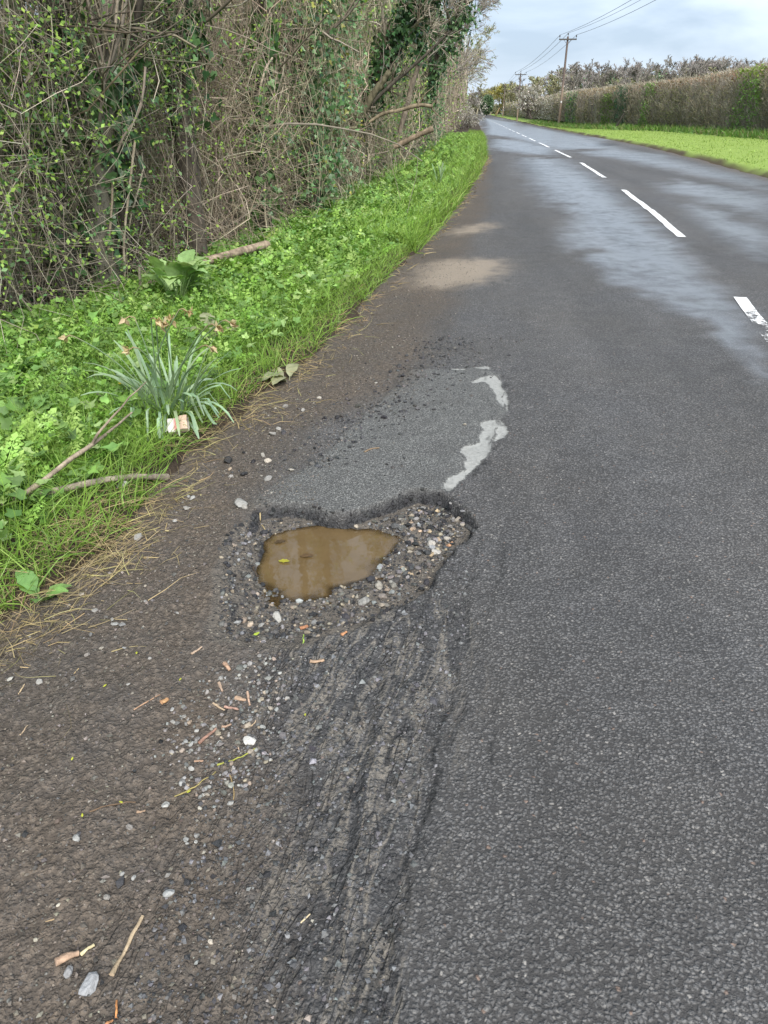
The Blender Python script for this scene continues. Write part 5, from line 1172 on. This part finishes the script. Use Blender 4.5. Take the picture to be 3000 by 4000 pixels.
path_tree('long thin dark pole leaning across the shrubs', [PY(1330, 600, 13.6), PY(1420, 440, 13.6), PY(1500, 355, 13.6), PY(1600, 270, 13.6), PY(1680, 200, 13.5), PY(1760, 120, 13.4)], [.03, .03, .028, .024, .018, .01], [(4, .3, .7, .4, 0, 6, .4)], 0, bark=[(.09, .075, .06)])
log_obj('dead_branch', [PY(1445, 475, 12.4), PY(1500, 440, 12.4), PY(1560, 432, 12.4), PY(1640, 408, 12.4), PY(1690, 416, 12.4)], [.022, .027, .028, .03, .024], (.19, .155, .105), 'bare dead branch sticking out towards the road', S=8, cat='branch',
        stubs=((.75, (.5, 0, .5), .35, .014), (.97, (.35, 0, -.6), .28, .014), (.6, (.5, 0, -.45), .5, .009), (.97, (.5, .1, .25), .3, .01)))
log_obj('broken_trunk', [PY(1540, 575, 13.6), PY(1590, 550, 13.6), PY(1640, 525, 13.6), PY(1692, 502, 13.6)], [.04, .045, .042, .045], (.2, .155, .11), 'broken brown trunk propped at the foot of the shrubs', S=9, ends=(.34, .25, .17))
path_tree('twisted thin trunk with a pale bare foot', [PY(1560, 520, 17), PY(1590, 420, 17), PY(1605, 340, 17), PY(1640, 250, 17), PY(1652, 170, 17), PY(1652, 60, 17), up(PY(1652, 60, 17), 2.5)], [.055, .055, .05, .05, .045, .04, .02], [(7, .4, .9, .5, 0, 7, .3), (5, .5, .8, .5, 0, 5, .2)], 300, (.5, .9), (.06, .1), bark=[(.2, .17, .13)])
# overhanging tree that ends against the sky, and its followers down the road
def big_tree(label, x, y, H, lean, lv=None, ivy=1800, twigc=TW_GREY, r0=.2, leaves=0, minr=.006, izr=(0., .65), isz=(.09, .16)):
    z = float(verge_z(np.array([x]), np.array([y]))[0])
    pts = [(x + bend(y), y, z - .1), (x + bend(y) + lean * .1, y, z + H * .25), (x + bend(y) + lean * .35, y - .3, z + H * .5), (x + bend(y) + lean * .7, y - .5, z + H * .75), (x + bend(y) + lean, y - .7, z + H)]
    return path_tree(label, pts, [r0, r0 * .85, r0 * .7, r0 * .45, r0 * .2], lv or [(14, .42, .8, .36, -.01, 8, .22), (9, .5, .65, .5, 0, 5, .25), (8, .45, .6, .6, 0, 3, .2)], ivy, izr, isz, L_IVY + L_IVYL, twig=twigc, ivy_jit=.6, minr=minr, leaves=leaves, lsz=(.08, .14))
path_tree('tall bare tree with ivy in its fork overhanging the road against the sky', [(-2.4, 27, -.1), (-2.1, 27, 1.4), (-1.5, 26.8, 2.7), (-.8, 26.6, 3.8), (-.2, 26.4, 5.2), (.3, 26.2, 6.8), (.6, 26, 8.6)], [.19, .17, .15, .12, .1, .07, .03], [(22, .26, .85, .36, -.01, 9, .2), (10, .5, .65, .5, 0, 6, .25), (12, .45, .6, .6, 0, 4, .2)], 2400, (.1, .55), (.08, .13), L_IVY + L_IVYL, twig=[(.2, .175, .145), (.27, .24, .2)], ivy_jit=.5, minr=.0055)
big_tree('ivy clad tree standing behind the overhanging one', -3.2, 21, 7, 1.2, r0=.17, ivy=2600)
big_tree('twiggy bare tree at the bend past the blackthorn', -2.6, 52, 7.0, 1.6, r0=.14, ivy=300, minr=.01, twigc=[(.3, .27, .23), (.24, .21, .18)])
big_tree('bare tree farther along the near side', -3, 70, 8.5, 1.8, r0=.17, ivy=500, minr=.014, leaves=500)
big_tree('distant olive tree on the near side of the road', -2.8, 95, 9, 1.5, r0=.2, ivy=600, minr=.018, leaves=900, twigc=TW_OLIVE)
big_tree('farthest tree on the near side of the road', -3, 130, 10, 1.5, r0=.22, ivy=900, minr=.024, leaves=1200, twigc=TW_OLIVE)
for (x, y, H, lab) in [(-4.4, 9.5, 10, 'tree rising behind the tan tangle'), (-4.2, 12.5, 11.5, 'tree rising behind the green ivy curtain'), (-4.0, 16.5, 12.5, 'tree rising behind the leaning ivy tree'), (-4.8, 6.2, 8, 'tree rising behind the thick creeper trunk')]:
    big_tree(lab, x, y, H, .7, r0=.13, ivy=1400, isz=(.07, .12), izr=(.05, .8), leaves=900, lv=[(12, .3, .75, .4, -.03, 9, .3), (8, .5, .65, .5, 0, 6, .25), (7, .45, .6, .6, 0, 4, .2)])
# white blackthorn
def blossom(label, x, y, zb, W, H, n, rs=.012, name='blackthorn', white=[(.46, .43, .39), (.54, .51, .47), (.36, .33, .29)]):
    e = empty(name, (x, y, zb), label, 'tree')
    P0 = walk(14, 7, .12 * W * rng.normal(size=(14, 3)) * np.array([1, 1, 0]), np.stack([.55 * rng.normal(size=14), .55 * rng.normal(size=14), np.ones(14)], 1), H * rng.uniform(.6, 1.0, 14), .12)
    L = branches(P0, np.full((14, 1), rs * 2.2) * np.linspace(1, .4, 7)[None], [(9, .4, .8, .5, 0, 5, .25), (5, .5, .8, .6, 0, 4, .2)])
    tube_mesh(L, (5, 4, 3), [(.13, .11, .1), (.18, .16, .14)], rs * .35).obj('branches', M_TWIG, e)
    leaf_mesh(np.concatenate([L[2][0], L[2][0]]), n, CARD, white, (rs * 5, rs * 11), rs * 4).obj('blossom', M_PETAL, e); return e
g_ = PY(1806, 470, 80)
blossom('white flowering blackthorn at the end of the near thicket', g_[0], 80, .1, 1.0, 2.9, 2200, .016)
blossom('low white flowering shoots at the road edge', PY(1834, 470, 84)[0], 84, .1, .6, 1.6, 800, .015)

# ------------------------------------------------------------------ right side: grass, hedge, poles, wires, trees
m = MB(); n = 15000
y = 13 + 75 * rng.random(n) ** 1.9; wd = T(HX, y) - T(ER, y); x = T(ER, y) + .3 + (wd - .3) * rng.random(n)
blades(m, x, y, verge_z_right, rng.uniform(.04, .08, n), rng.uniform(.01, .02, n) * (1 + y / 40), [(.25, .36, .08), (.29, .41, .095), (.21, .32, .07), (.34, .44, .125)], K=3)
tag(m.obj('short_grass', M_GRASS), 'bright short grass of the mown bank across the road', 'grass', kind='stuff')
m = MB(); n = 9000
y = 22 + 110 * rng.random(n) ** 1.7; x = T(HX, y) - .1 - 1.5 * rng.random(n) ** 1.5
blades(m, x, y, verge_z_right, rng.uniform(.2, .5, n), rng.uniform(.02, .04, n) * (1 + y / 60), [(.1, .21, .04), (.13, .26, .05), (.16, .28, .06), (.3, .28, .14)], K=3)
tag(m.obj('tall_grass', M_GRASS), 'uncut grass and weeds along the foot of the hedge', 'grass', kind='stuff')

def hedge(label, y0, y1, tw, leaf, nt, nl, lsz, H=2.85, th=1.2, top=None):
    ym = (y0 + y1) / 2; e = empty('hedge', (T(HX, ym) + bend(ym), ym, T(HZ, ym)), label, 'hedge', 'clipped hedge across the road')
    off = tuple(-np.array(e.location)); sc = (ym / 45) ** .6
    n = int(nt * .62); y = rng.uniform(y0 - .2, y1 + .2, n); h = H * rng.random(n) ** .9; bul = .42 * fbm(y * .7, h * .9, 33)
    tp = rng.random(n) < .22; dp = np.where(tp, th * rng.random(n), .3 * rng.random(n) ** 1.5); h = np.where(tp, H - .12 * rng.random(n), h)
    x = T(HX, y) + bend(y) + dp + bul * (1 - tp) + .12 * (1 - np.clip(h / .6, 0, 1)); z = T(HZ, y) + h * (1 + .06 * fbm(y * .5, y * 0, 34))
    d = np.stack([-.35 + .35 * rng.normal(size=n), .35 * rng.normal(size=n), .9 + .3 * rng.normal(size=n)], 1)
    P = walk(n, 3, np.stack([x, y, z], 1), d, rng.uniform(.2, .55, n), .2); P[:, :, 2] = np.minimum(P[:, :, 2], (T(HZ, y) + H + .1 + .25 * rng.random(n) ** 2)[:, None]); v, f = tubes(P, (rng.uniform(.008, .016, n) * sc)[:, None] * np.linspace(1, .5, 3)[None], 3)
    o = MB().add(v, f, rep(pal(tw, n, .2), 9)).obj('twigs', M_TWIG, e); o.location = off
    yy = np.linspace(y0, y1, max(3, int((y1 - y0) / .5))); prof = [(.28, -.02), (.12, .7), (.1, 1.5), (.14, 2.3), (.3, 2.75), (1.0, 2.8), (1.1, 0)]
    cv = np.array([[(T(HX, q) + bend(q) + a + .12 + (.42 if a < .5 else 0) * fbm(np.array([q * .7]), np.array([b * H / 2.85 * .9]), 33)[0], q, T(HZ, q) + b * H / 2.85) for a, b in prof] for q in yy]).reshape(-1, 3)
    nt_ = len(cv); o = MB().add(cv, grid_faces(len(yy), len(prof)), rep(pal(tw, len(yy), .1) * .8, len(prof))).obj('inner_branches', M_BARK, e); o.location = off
    if nl:
        n = nl; y = rng.uniform(y0 - .15, y1 + .15, n); h = H * 1.02 * rng.random(n); tp = rng.random(n) < .25; h = np.where(tp, H + .06 * rng.normal(size=n), h)
        x = T(HX, y) + bend(y) + np.where(tp, th * rng.random(n), .02 + .42 * fbm(y * .7, h * .9, 33) + .1 * rng.normal(size=n)); p = np.stack([x, y, T(HZ, y) + h], 1)
        cl_ = fbm(y * .8, h * .8, 37) + .5 * rng.normal(size=n); kp = cl_ > -.25; p = p[kp]; n = len(p)
        Xv, Yv, Zv = frame(rng.normal(size=(n, 3)) + np.array([-.4, -.2, -.2])); v, f = inst(CARD[0] * np.array([1.3, 1, 1]), CARD[1], p, Xv, Yv, Zv, rng.uniform(*lsz, n))
        tl = pal(leaf, n, .2)
        if top is not None: tl = np.where((p[:, 2:] > T(HZ, p[:, 1])[:, None] + H * .86), pal([top], n, .15), tl)
        o = MB().add(v, f, rep(tl, 4)).obj('leaves', M_LEAF, e); o.location = off
    return e
HT = [(.33, .29, .22), (.41, .365, .285), (.26, .225, .17)]
LB = [(.31, .255, .19), (.37, .305, .225), (.28, .25, .175), (.26, .265, .15)]; LGR = [(.2, .33, .09), (.25, .39, .11), (.16, .27, .08)]; LDK = [(.06, .14, .075), (.08, .17, .095), (.05, .115, .065)]; LOL = [(.23, .235, .11), (.28, .27, .14), (.2, .195, .11)]
hedge('dark evergreen end of the hedge at the right edge of view', 24, 35.5, HT, LDK, 1500, 4200, (.09, .16))
hedge('tall brown twiggy hedge shrub next to the dark evergreen', 35.5, 40.5, HT, LB, 2200, 1800, (.06, .12), top=(.27, .19, .13))
hedge('yellow green hedge shrub with a bright top', 40.5, 44.5, HT, LGR, 1400, 2600, (.08, .14), top=(.22, .3, .06))
hedge('wide tawny beech stretch of the hedge with a reddish top', 44.5, 55, HT, LB, 3400, 3000, (.07, .13), top=(.3, .19, .13))
hedge('mixed olive stretch of the hedge beside the leaning posts', 55, 61, HT, LOL, 2000, 2000, (.08, .14), top=(.28, .19, .125))
hedge('narrow green hedge shrub left of the leaning posts', 61, 63.5, HT, LGR, 900, 1300, (.09, .15))
hedge('pale brown strip of hedge with a pinkish top', 63.5, 67, HT, LB, 1100, 900, (.08, .15), top=(.29, .2, .145))
hedge('dark grey green hedge shrub', 67, 71, HT, LDK, 1200, 1400, (.09, .16))
hedge('vivid yellow green hedge shrub', 71, 75, HT, [(.17, .28, .05), (.12, .22, .04)], 1100, 1700, (.1, .17), top=(.28, .22, .11))
hedge('tawny stretch of hedge right of the nearest pole', 75, 88, HT, LB + LOL, 2200, 2200, (.1, .18), top=(.3, .22, .13))
hedge('green stretch of hedge behind the nearest pole', 88, 97, HT, LGR + LDK, 1500, 1800, (.12, .2))
hedge('brown stretch of hedge left of the nearest pole', 97, 112, HT, LB + LOL, 1700, 1500, (.12, .22))
hedge('white blossoming stretch of the hedge', 112, 140, HT, [(.42, .4, .35), (.33, .31, .26), (.2, .19, .11), (.46, .44, .39)], 1600, 3200, (.12, .22))
hedge('far brown end of the hedge by the farther poles', 140, 235, HT, LB + LOL, 2400, 3000, (.2, .34))

POLES = []
def pole(u, v_base, dist_y, H, label, arm=2.0, plate=True):
    p_ = PY(u, v_base, dist_y); x_, z_ = p_[0], p_[2]
    e = empty('utility_pole', (x_, dist_y, z_), label, 'pole', 'utility poles along the hedge')
    K = 9; P = np.stack([np.zeros(K), np.zeros(K), np.linspace(-.3, H, K)], 1); v, f = tubes(P[None], np.linspace(.15, .105, K)[None], 12)
    tt = (v[:, 2:] / H); MB().add(v, f, np.where(tt < .42, np.array([[.25, .19, .14]]), np.array([[.15, .115, .1]])) * np.ones((1, 3))).add(v[-12:], np.array([list(range(12))]), (.1, .09, .08)).obj('shaft', M_POLE, e)
    bx = np.array([(sx * arm / 2, -.16 + sy, H - .28 + sz) for sx in (-1, 1) for sy in (-.055, .055) for sz in (-.07, .07)]); bf_ = np.array([(0, 1, 3, 2), (4, 6, 7, 5), (0, 4, 5, 1), (2, 3, 7, 6), (0, 2, 6, 4), (1, 5, 7, 3)])
    MB().add(bx, bf_, (.09, .085, .08)).obj('crossarm', M_POLE, e, smooth=False)
    for s_ in (-1, 1):
        v, f = tubes(np.array([[(s_ * .45, -.16, H - .3), (s_ * .05, -.12, H - .75)]]), np.full((1, 2), .02), 5); MB().add(v, f, (.12, .12, .12)).obj('brace', M_POLE, e)
    tops = []
    for s_ in (-1, 0, 1):
        bx_, bz = s_ * (arm / 2 - .06), H - .2 if s_ else H
        v, f = tubes(np.array([[(bx_, -.16 if s_ else 0, bz), (bx_, -.16 if s_ else 0, bz + .2)]]), np.full((1, 2), .018), 6); i_ = MB().add(v, f, (.1, .1, .1)).obj('insulator_pin', M_POLE, e)
        pr = [(.02, .12), (.055, .14), (.07, .2), (.045, .23), (.06, .26), (.055, .32), (.02, .36)]; P = np.array([(bx_, -.16 if s_ else 0, bz + h_) for _, h_ in pr]); v, f = tubes(P[None], np.array([[r_ for r_, _ in pr]]), 8)
        MB().add(v, f, (.05, .04, .035)).obj('insulator', M_PORC, i_); tops.append(np.array([x_ + bx_, dist_y + (-.16 if s_ else 0), z_ + bz + .34]))
    if plate:
        pv = np.array([(-.07, -.16, 1.9), (.07, -.16, 1.9), (.07, -.16, 2.1), (-.07, -.16, 2.1), (-.07, -.145, 1.9), (.07, -.145, 1.9), (.07, -.145, 2.1), (-.07, -.145, 2.1)])
        MB().add(pv, [(0, 1, 2, 3), (7, 6, 5, 4), (0, 4, 5, 1), (1, 5, 6, 2), (2, 6, 7, 3), (3, 7, 4, 0)], (.7, .7, .68)).obj('warning_plate', M_PORC, e, smooth=False)
    POLES.append(tops); return e
pole(2184, 474, 98, 8.4, 'nearest wooden utility pole with a crossarm in front of the hedge', 1.95)
pole(2020, 466, 158, 7.6, 'second utility pole with a small white plate', 2.1)
pole(1964, 453, 215, 7.0, 'farthest dark utility pole standing near the bend', .9)
def wire(a, b, sag, r, label):
    t = np.linspace(0, 1, 24)[:, None]; P = a + (b - a) * t - np.array([0, 0, sag]) * 4 * t * (1 - t)
    v, f = tubes((P - a)[None], np.full((1, 24), r), 4); tag(MB().add(v, f, (.06, .06, .065)).obj('overhead_wire', M_PORC, loc=tuple(a)), label, 'wire', 'overhead wires')
nearx = POLES[0][1] + np.array([6.0, -62, 1.4])
for i, nm in enumerate(('left', 'middle', 'right')):
    wire(POLES[0][i], nearx + np.array([(i - 1) * 1.0, 0, 0]), .8, .02, f'overhead wire from the nearest pole towards us, {nm} of three')
    wire(POLES[0][i], POLES[1][i], .5, .024, f'overhead wire between the first two poles, {nm} of three')
    wire(POLES[1][i], POLES[2][i], .4, .02, f'far overhead wire beyond the second pole, {nm} of three')
# leaning posts at the hedge foot
for (u0, v0, u1, v1, y_, lab, c_) in [(2407, 492, 2438, 442, 56, 'dark leaning post against the hedge, left of the pair', (.05, .045, .04)), (2412, 492, 2441, 441, 56.3, 'dark leaning post against the hedge, right of the pair', (.04, .036, .033)), (1941, 447, 1951, 421, 205, 'pale slanting stay near the farthest pole', (.36, .25, .16))]:
    a, b = PY(u0, v0, y_), PY(u1, v1, y_ - .1); v, f = tubes(np.array([[(0, 0, 0), tuple((b - a) * .5), tuple(b - a)]]), np.full((1, 3), .05 if y_ < 100 else .1), 6)
    tag(MB().add(v, f, c_).add(v[-6:], np.array([list(range(6))]), c_).obj('leaning_post', M_POLE, loc=tuple(a)), lab, 'post', 'leaning posts')

# trees behind the hedge
def proto(label, H, lv, r0, cols, minr, ivy=0, leaves=0, lcols=None, lsz=(.3, .5), stems=1, name='bare_tree'):
    e = empty(name, (0, 0, 0), label, 'tree', 'trees behind the hedge')
    P0 = walk(stems, 10, np.zeros((stems, 3)) + .25 * rng.normal(size=(stems, 3)) * np.array([1, 1, 0]) * (stems > 1), np.tile([.0, 0, 1.], (stems, 1)) + .22 * rng.normal(size=(stems, 3)) * (stems > 1), np.full(stems, H * .8), .06)
    L = branches(P0, np.full((stems, 1), r0) * np.linspace(1, .3, 10)[None], lv, .14)
    v, f = tubes(L[0][0], L[0][1], 8); MB().add(v, f, rep(pal(cols, 1, .05), len(v))).obj('trunk', M_BARK, e)
    tube_mesh(L[1:], (5, 3, 3, 3)[:len(L) - 1], cols, minr).obj('crown', M_TWIG, e)
    e['height'] = float(np.percentile(np.concatenate([q[0][..., 2].ravel() for q in L]), 97.5))
    if ivy: leaf_mesh(L[0][0], ivy, CARD, L_IVY + L_IVYL, (.25, .5), .5).obj('ivy', M_IVY, e)
    if leaves: leaf_mesh(L[-1][0], leaves, CARD, lcols, lsz, .15).obj('leaves', M_LEAF, e)
    return e
BC = [(.2, .18, .155), (.26, .235, .205)]  # bark paled so that distance haze sits in the colour
LVT = [(10, .6, .5, .55, -.08, 8, .22), (8, .5, .5, .55, -.06, 5, .3), (8, .5, .5, .6, -.04, 4, .25)]
tA = proto('bare tree behind the tawny part of the hedge', 10, LVT, .28, BC, .034)
tB = proto('bare tree with an ivy clad stem behind the hedge', 10, LVT, .26, BC, .034, ivy=350)
tC = proto('round headed bare tree behind the hedge', 9, [(9, .6, .8, .5, -.06, 7, .2), (9, .5, .6, .5, -.03, 5, .25), (11, .5, .6, .6, -.02, 4, .2)], .24, [(.26, .235, .21), (.34, .31, .28)], .034, stems=2)  # paler bark again carries the haze
tW = proto('pale yellow green willow at the far bend', 9, [(14, .6, .7, .5, -.02, 7, .2), (9, .6, .7, .5, .06, 6, .25), (6, .6, .5, .6, .1, 4, .2)], .25, [(.3, .25, .08), (.24, .2, .08)], .03, leaves=1800, lcols=[(.36, .33, .06), (.3, .3, .07), (.42, .36, .08)], lsz=(.25, .45), name='willow')
tO = proto('olive green budding tree behind the hedge', 8, LVT, .2, [(.24, .22, .14), (.36, .33, .22)], .04, leaves=700, lcols=[(.34, .35, .18), (.38, .39, .2), (.28, .3, .15)], lsz=(.25, .45), name='budding_tree', stems=2)  # twigs and leaves lightened in place of haze
def spot(u, v_top, y, H0): # size a tree so that it stands at distance y with its top seen over the hedge
    p_ = PY(u, v_top, y); zb = float(T(HZ, y)); return (p_[0], y, zb - .05), (p_[2] - zb) / H0
first = {}
def put(tpl, u, vt, y, H0, label, wx=1.):
    loc, s_ = spot(u, vt, y, H0)
    if id(tpl) not in first:
        first[id(tpl)] = 1; tpl.location = loc; tpl.scale = (s_ * wx, s_ * wx, s_); tpl['label'] = label; tpl.rotation_euler.z = rng.uniform(0, 6.28); return
    dup(tpl, loc, rng.uniform(0, 6.28), (s_ * wx, s_ * wx, s_), label, 'trees behind the hedge')
HA = 9.6
for (tpl, u, vt, y, lab, wx) in [
    (tA, 2262, 272, 150, 'dark gnarled bare tree just right of the nearest pole', 1.2), (tC, 2330, 280, 165, 'pale misty bare tree right of the gnarled one', 1.2), (tB, 2405, 250, 150, 'pair of upright bare trees seen over the tawny hedge', 1.0),
    (tA, 2375, 262, 155, 'slender bare tree left of the upright pair', .9), (tC, 2480, 245, 160, 'lone fan shaped bare tree with sky around it', .75), (tA, 2520, 270, 150, 'low bare tree right of the fan shaped one', .9),
    (tB, 2575, 232, 150, 'tallest ivy stemmed bare tree behind the hedge', 1.1), (tA, 2640, 243, 155, 'bare tree right of the tallest ivy stemmed one', 1.0), (tC, 2690, 245, 165, 'thin bare tree in the gap behind the yellow green hedge', .7),
    (tA, 2745, 240, 150, 'broad bare tree behind the yellow green hedge', 1.2), (tB, 2800, 237, 150, 'second broad bare tree behind the yellow green hedge', 1.1), (tC, 2865, 248, 145, 'round bare tree behind the brown hedge shrub', 1.1),
    (tA, 2960, 238, 145, 'bare tree behind the dark evergreen at the right', 1.2), (tB, 3030, 236, 150, 'bare tree leaving the picture at the right', 1.1), (tC, 2910, 262, 160, 'small bare tree before the right edge', 1.0),
    (tO, 2205, 300, 175, 'olive tree behind the blossom left of the nearest pole', 1.1), (tO, 2128, 305, 190, 'greenish tree behind the big white blossom', 1.2), (tA, 2045, 308, 200, 'bare tree at the second pole', 1.3),
    (tC, 2160, 300, 200, 'faint bare tree between the two blossoms', 1.0), (tW, 1945, 335, 240, 'yellow willow left of the farthest pole', 1.5), (tW, 1975, 330, 250, 'yellow willow right of the farthest pole', 1.3),
    (tO, 2000, 340, 230, 'olive thicket tree between willow and second pole', 1.4), (tO, 1915, 350, 260, 'olive tree at the road end', 1.3), (tC, 1885, 345, 270, 'bare grey tree at the road end', 1.3), (tO, 1860, 385, 290, 'low olive tree closing the road end', 1.6), (tO, 1830, 370, 280, 'olive tree left of the road end', 1.6),
    (tO, 1832, 428, 300, 'low scrub left of the road end', 4.), (tO, 1850, 430, 302, 'low scrub straight ahead at the road end', 4.), (tO, 1876, 430, 304, 'low scrub right of the road end', 4.), (tO, 1905, 428, 300, 'low scrub under the round ivy tree', 4.),
    (tO, 2590, 300, 170, 'low green tree under the tallest bare trees', 1.6), (tO, 2700, 300, 170, 'low olive tree behind the yellow green hedge', 1.8), (tO, 2480, 308, 165, 'low olive tree under the fan shaped bare tree', 1.7), (tO, 2380, 315, 170, 'low olive tree behind the tawny hedge', 1.7), (tO, 2830, 295, 165, 'low olive tree behind the brown hedge shrub', 1.8), (tO, 2950, 295, 160, 'low olive tree at the right behind the evergreen', 1.8), (tO, 2290, 330, 175, 'low olive tree right of the pole', 1.7)]:
    H0 = tpl['height']; wx *= 1.15; vt -= 10 if tpl is tO else 0
    put(tpl, u, vt, y, H0, lab, wx)
ORD = 'first second third fourth fifth sixth seventh eighth ninth tenth eleventh twelfth thirteenth fourteenth fifteenth sixteenth seventeenth eighteenth nineteenth twentieth twenty-first twenty-second'.split()
for i_, u_ in enumerate(np.linspace(2235, 3040, 22)):
    tp_ = (tA, tB, tC)[i_ % 3]; put(tp_, u_ + rng.uniform(-10, 10), rng.uniform(242, 280) - 10 * (u_ > 2550), rng.uniform(170, 200), tp_['height'], f'{ORD[i_]} hazy bare tree from the nearest pole in the row behind the hedge', rng.uniform(1.2, 1.7))
# evergreen ivy tree at the bend
loc, s_ = spot(1905, 372, 225, 1.0)
e = empty('evergreen_tree', loc, 'dark round ivy tree standing at the bend', 'tree'); n = 2600; H_ = s_
P0 = np.array([[(0, 0, 0), (.1, 0, H_ * .3), (0, 0, H_ * .6), (0, 0, H_ * .9)]]); v, f = tubes(P0, np.array([[.25, .2, .15, .05]]), 7); MB().add(v, f, (.08, .07, .06)).obj('trunk', M_BARK, e)
d_ = unit(rng.normal(size=(n, 3))); rr_ = (.35 + .65 * rng.random((n, 1)) ** .4) * (1 + .25 * fbm(d_[:, 0] * 2 + 3, d_[:, 2] * 2 + d_[:, 1], 4)[:, None]); p = d_ * rr_ * np.array([H_ * .34, H_ * .34, H_ * .5]) + np.array([0, 0, H_ * .52]); Xv, Yv, Zv = frame(rng.normal(size=(n, 3)))
v, f = inst(IVY[0], IVY[1], p, Xv, Yv, Zv, rng.uniform(.3, .6, n)); MB().add(v, f, rep(pal([(.07, .12, .06), (.09, .15, .07), (.13, .19, .09)], n, .2), 8)).obj('crown', M_IVY, e)
# blossoming trees behind the hedge
for (u, vt, y, W, n_, lab) in [(2085, 312, 135, 4., 2600, 'big white blossom tree left of the nearest pole'), (2190, 345, 128, 3., 2600, 'white blossom tree behind the nearest pole'), (2265, 365, 128, 2.4, 1200, 'faint pale blossom tree right of the nearest pole'), (2420, 348, 120, 2.2, 700, 'sparse blossom branches over the tawny hedge')]:
    loc, H_ = spot(u, vt, y, 1.0); blossom(lab, loc[0], y, loc[2], W, H_ * 1.05, n_, .035, 'blossom_tree')
e = empty('hedge', (bend(308), 308, 1.2), 'low dark hedge closing the view at the road end', 'hedge'); n = 2600
p = np.stack([rng.uniform(-12, 16, n), rng.uniform(-.6, .6, n), 3.4 * rng.random(n) ** .8 + .3], 1); Xv, Yv, Zv = frame(rng.normal(size=(n, 3))); v, f = inst(CARD[0] * np.array([1.5, 1, 1]), CARD[1], p, Xv, Yv, Zv, rng.uniform(.5, .9, n))
MB().add(v, f, rep(pal([(.2, .2, .11), (.26, .24, .15), (.15, .17, .08)], n, .2), 4)).obj('leaves', M_LEAF, e)
P = walk(160, 3, np.stack([rng.uniform(-12, 16, 160), np.zeros(160), np.zeros(160) - .6], 1), np.tile([0, 0, 1.], (160, 1)), np.full(160, 3.6), .12); v, f = tubes(P, np.full((160, 3), .06), 3); MB().add(v, f, (.2, .17, .13)).obj('stems', M_TWIG, e)
# gate and white rail closing the end of the road
a = PY(1862, 444, 300)
e = empty('field_gate', (a[0], 300, a[2] - .4), 'small white rail at the very end of the road', 'gate')
for i, h_ in enumerate((.3, .8, 1.3)):
    v, f = tubes(np.array([[(-2, 0, h_), (0, 0, h_), (2, 0, h_)]]), np.full((1, 3), .07), 6); MB().add(v, f, (.45, .46, .45)).obj('rail', M_PORC, e)
for s_ in (-2, 2):
    v, f = tubes(np.array([[(s_, 0, -.3), (s_, 0, .6), (s_, 0, 1.5)]]), np.full((1, 3), .09), 6); MB().add(v, f, (.45, .46, .45)).obj('post', M_PORC, e)
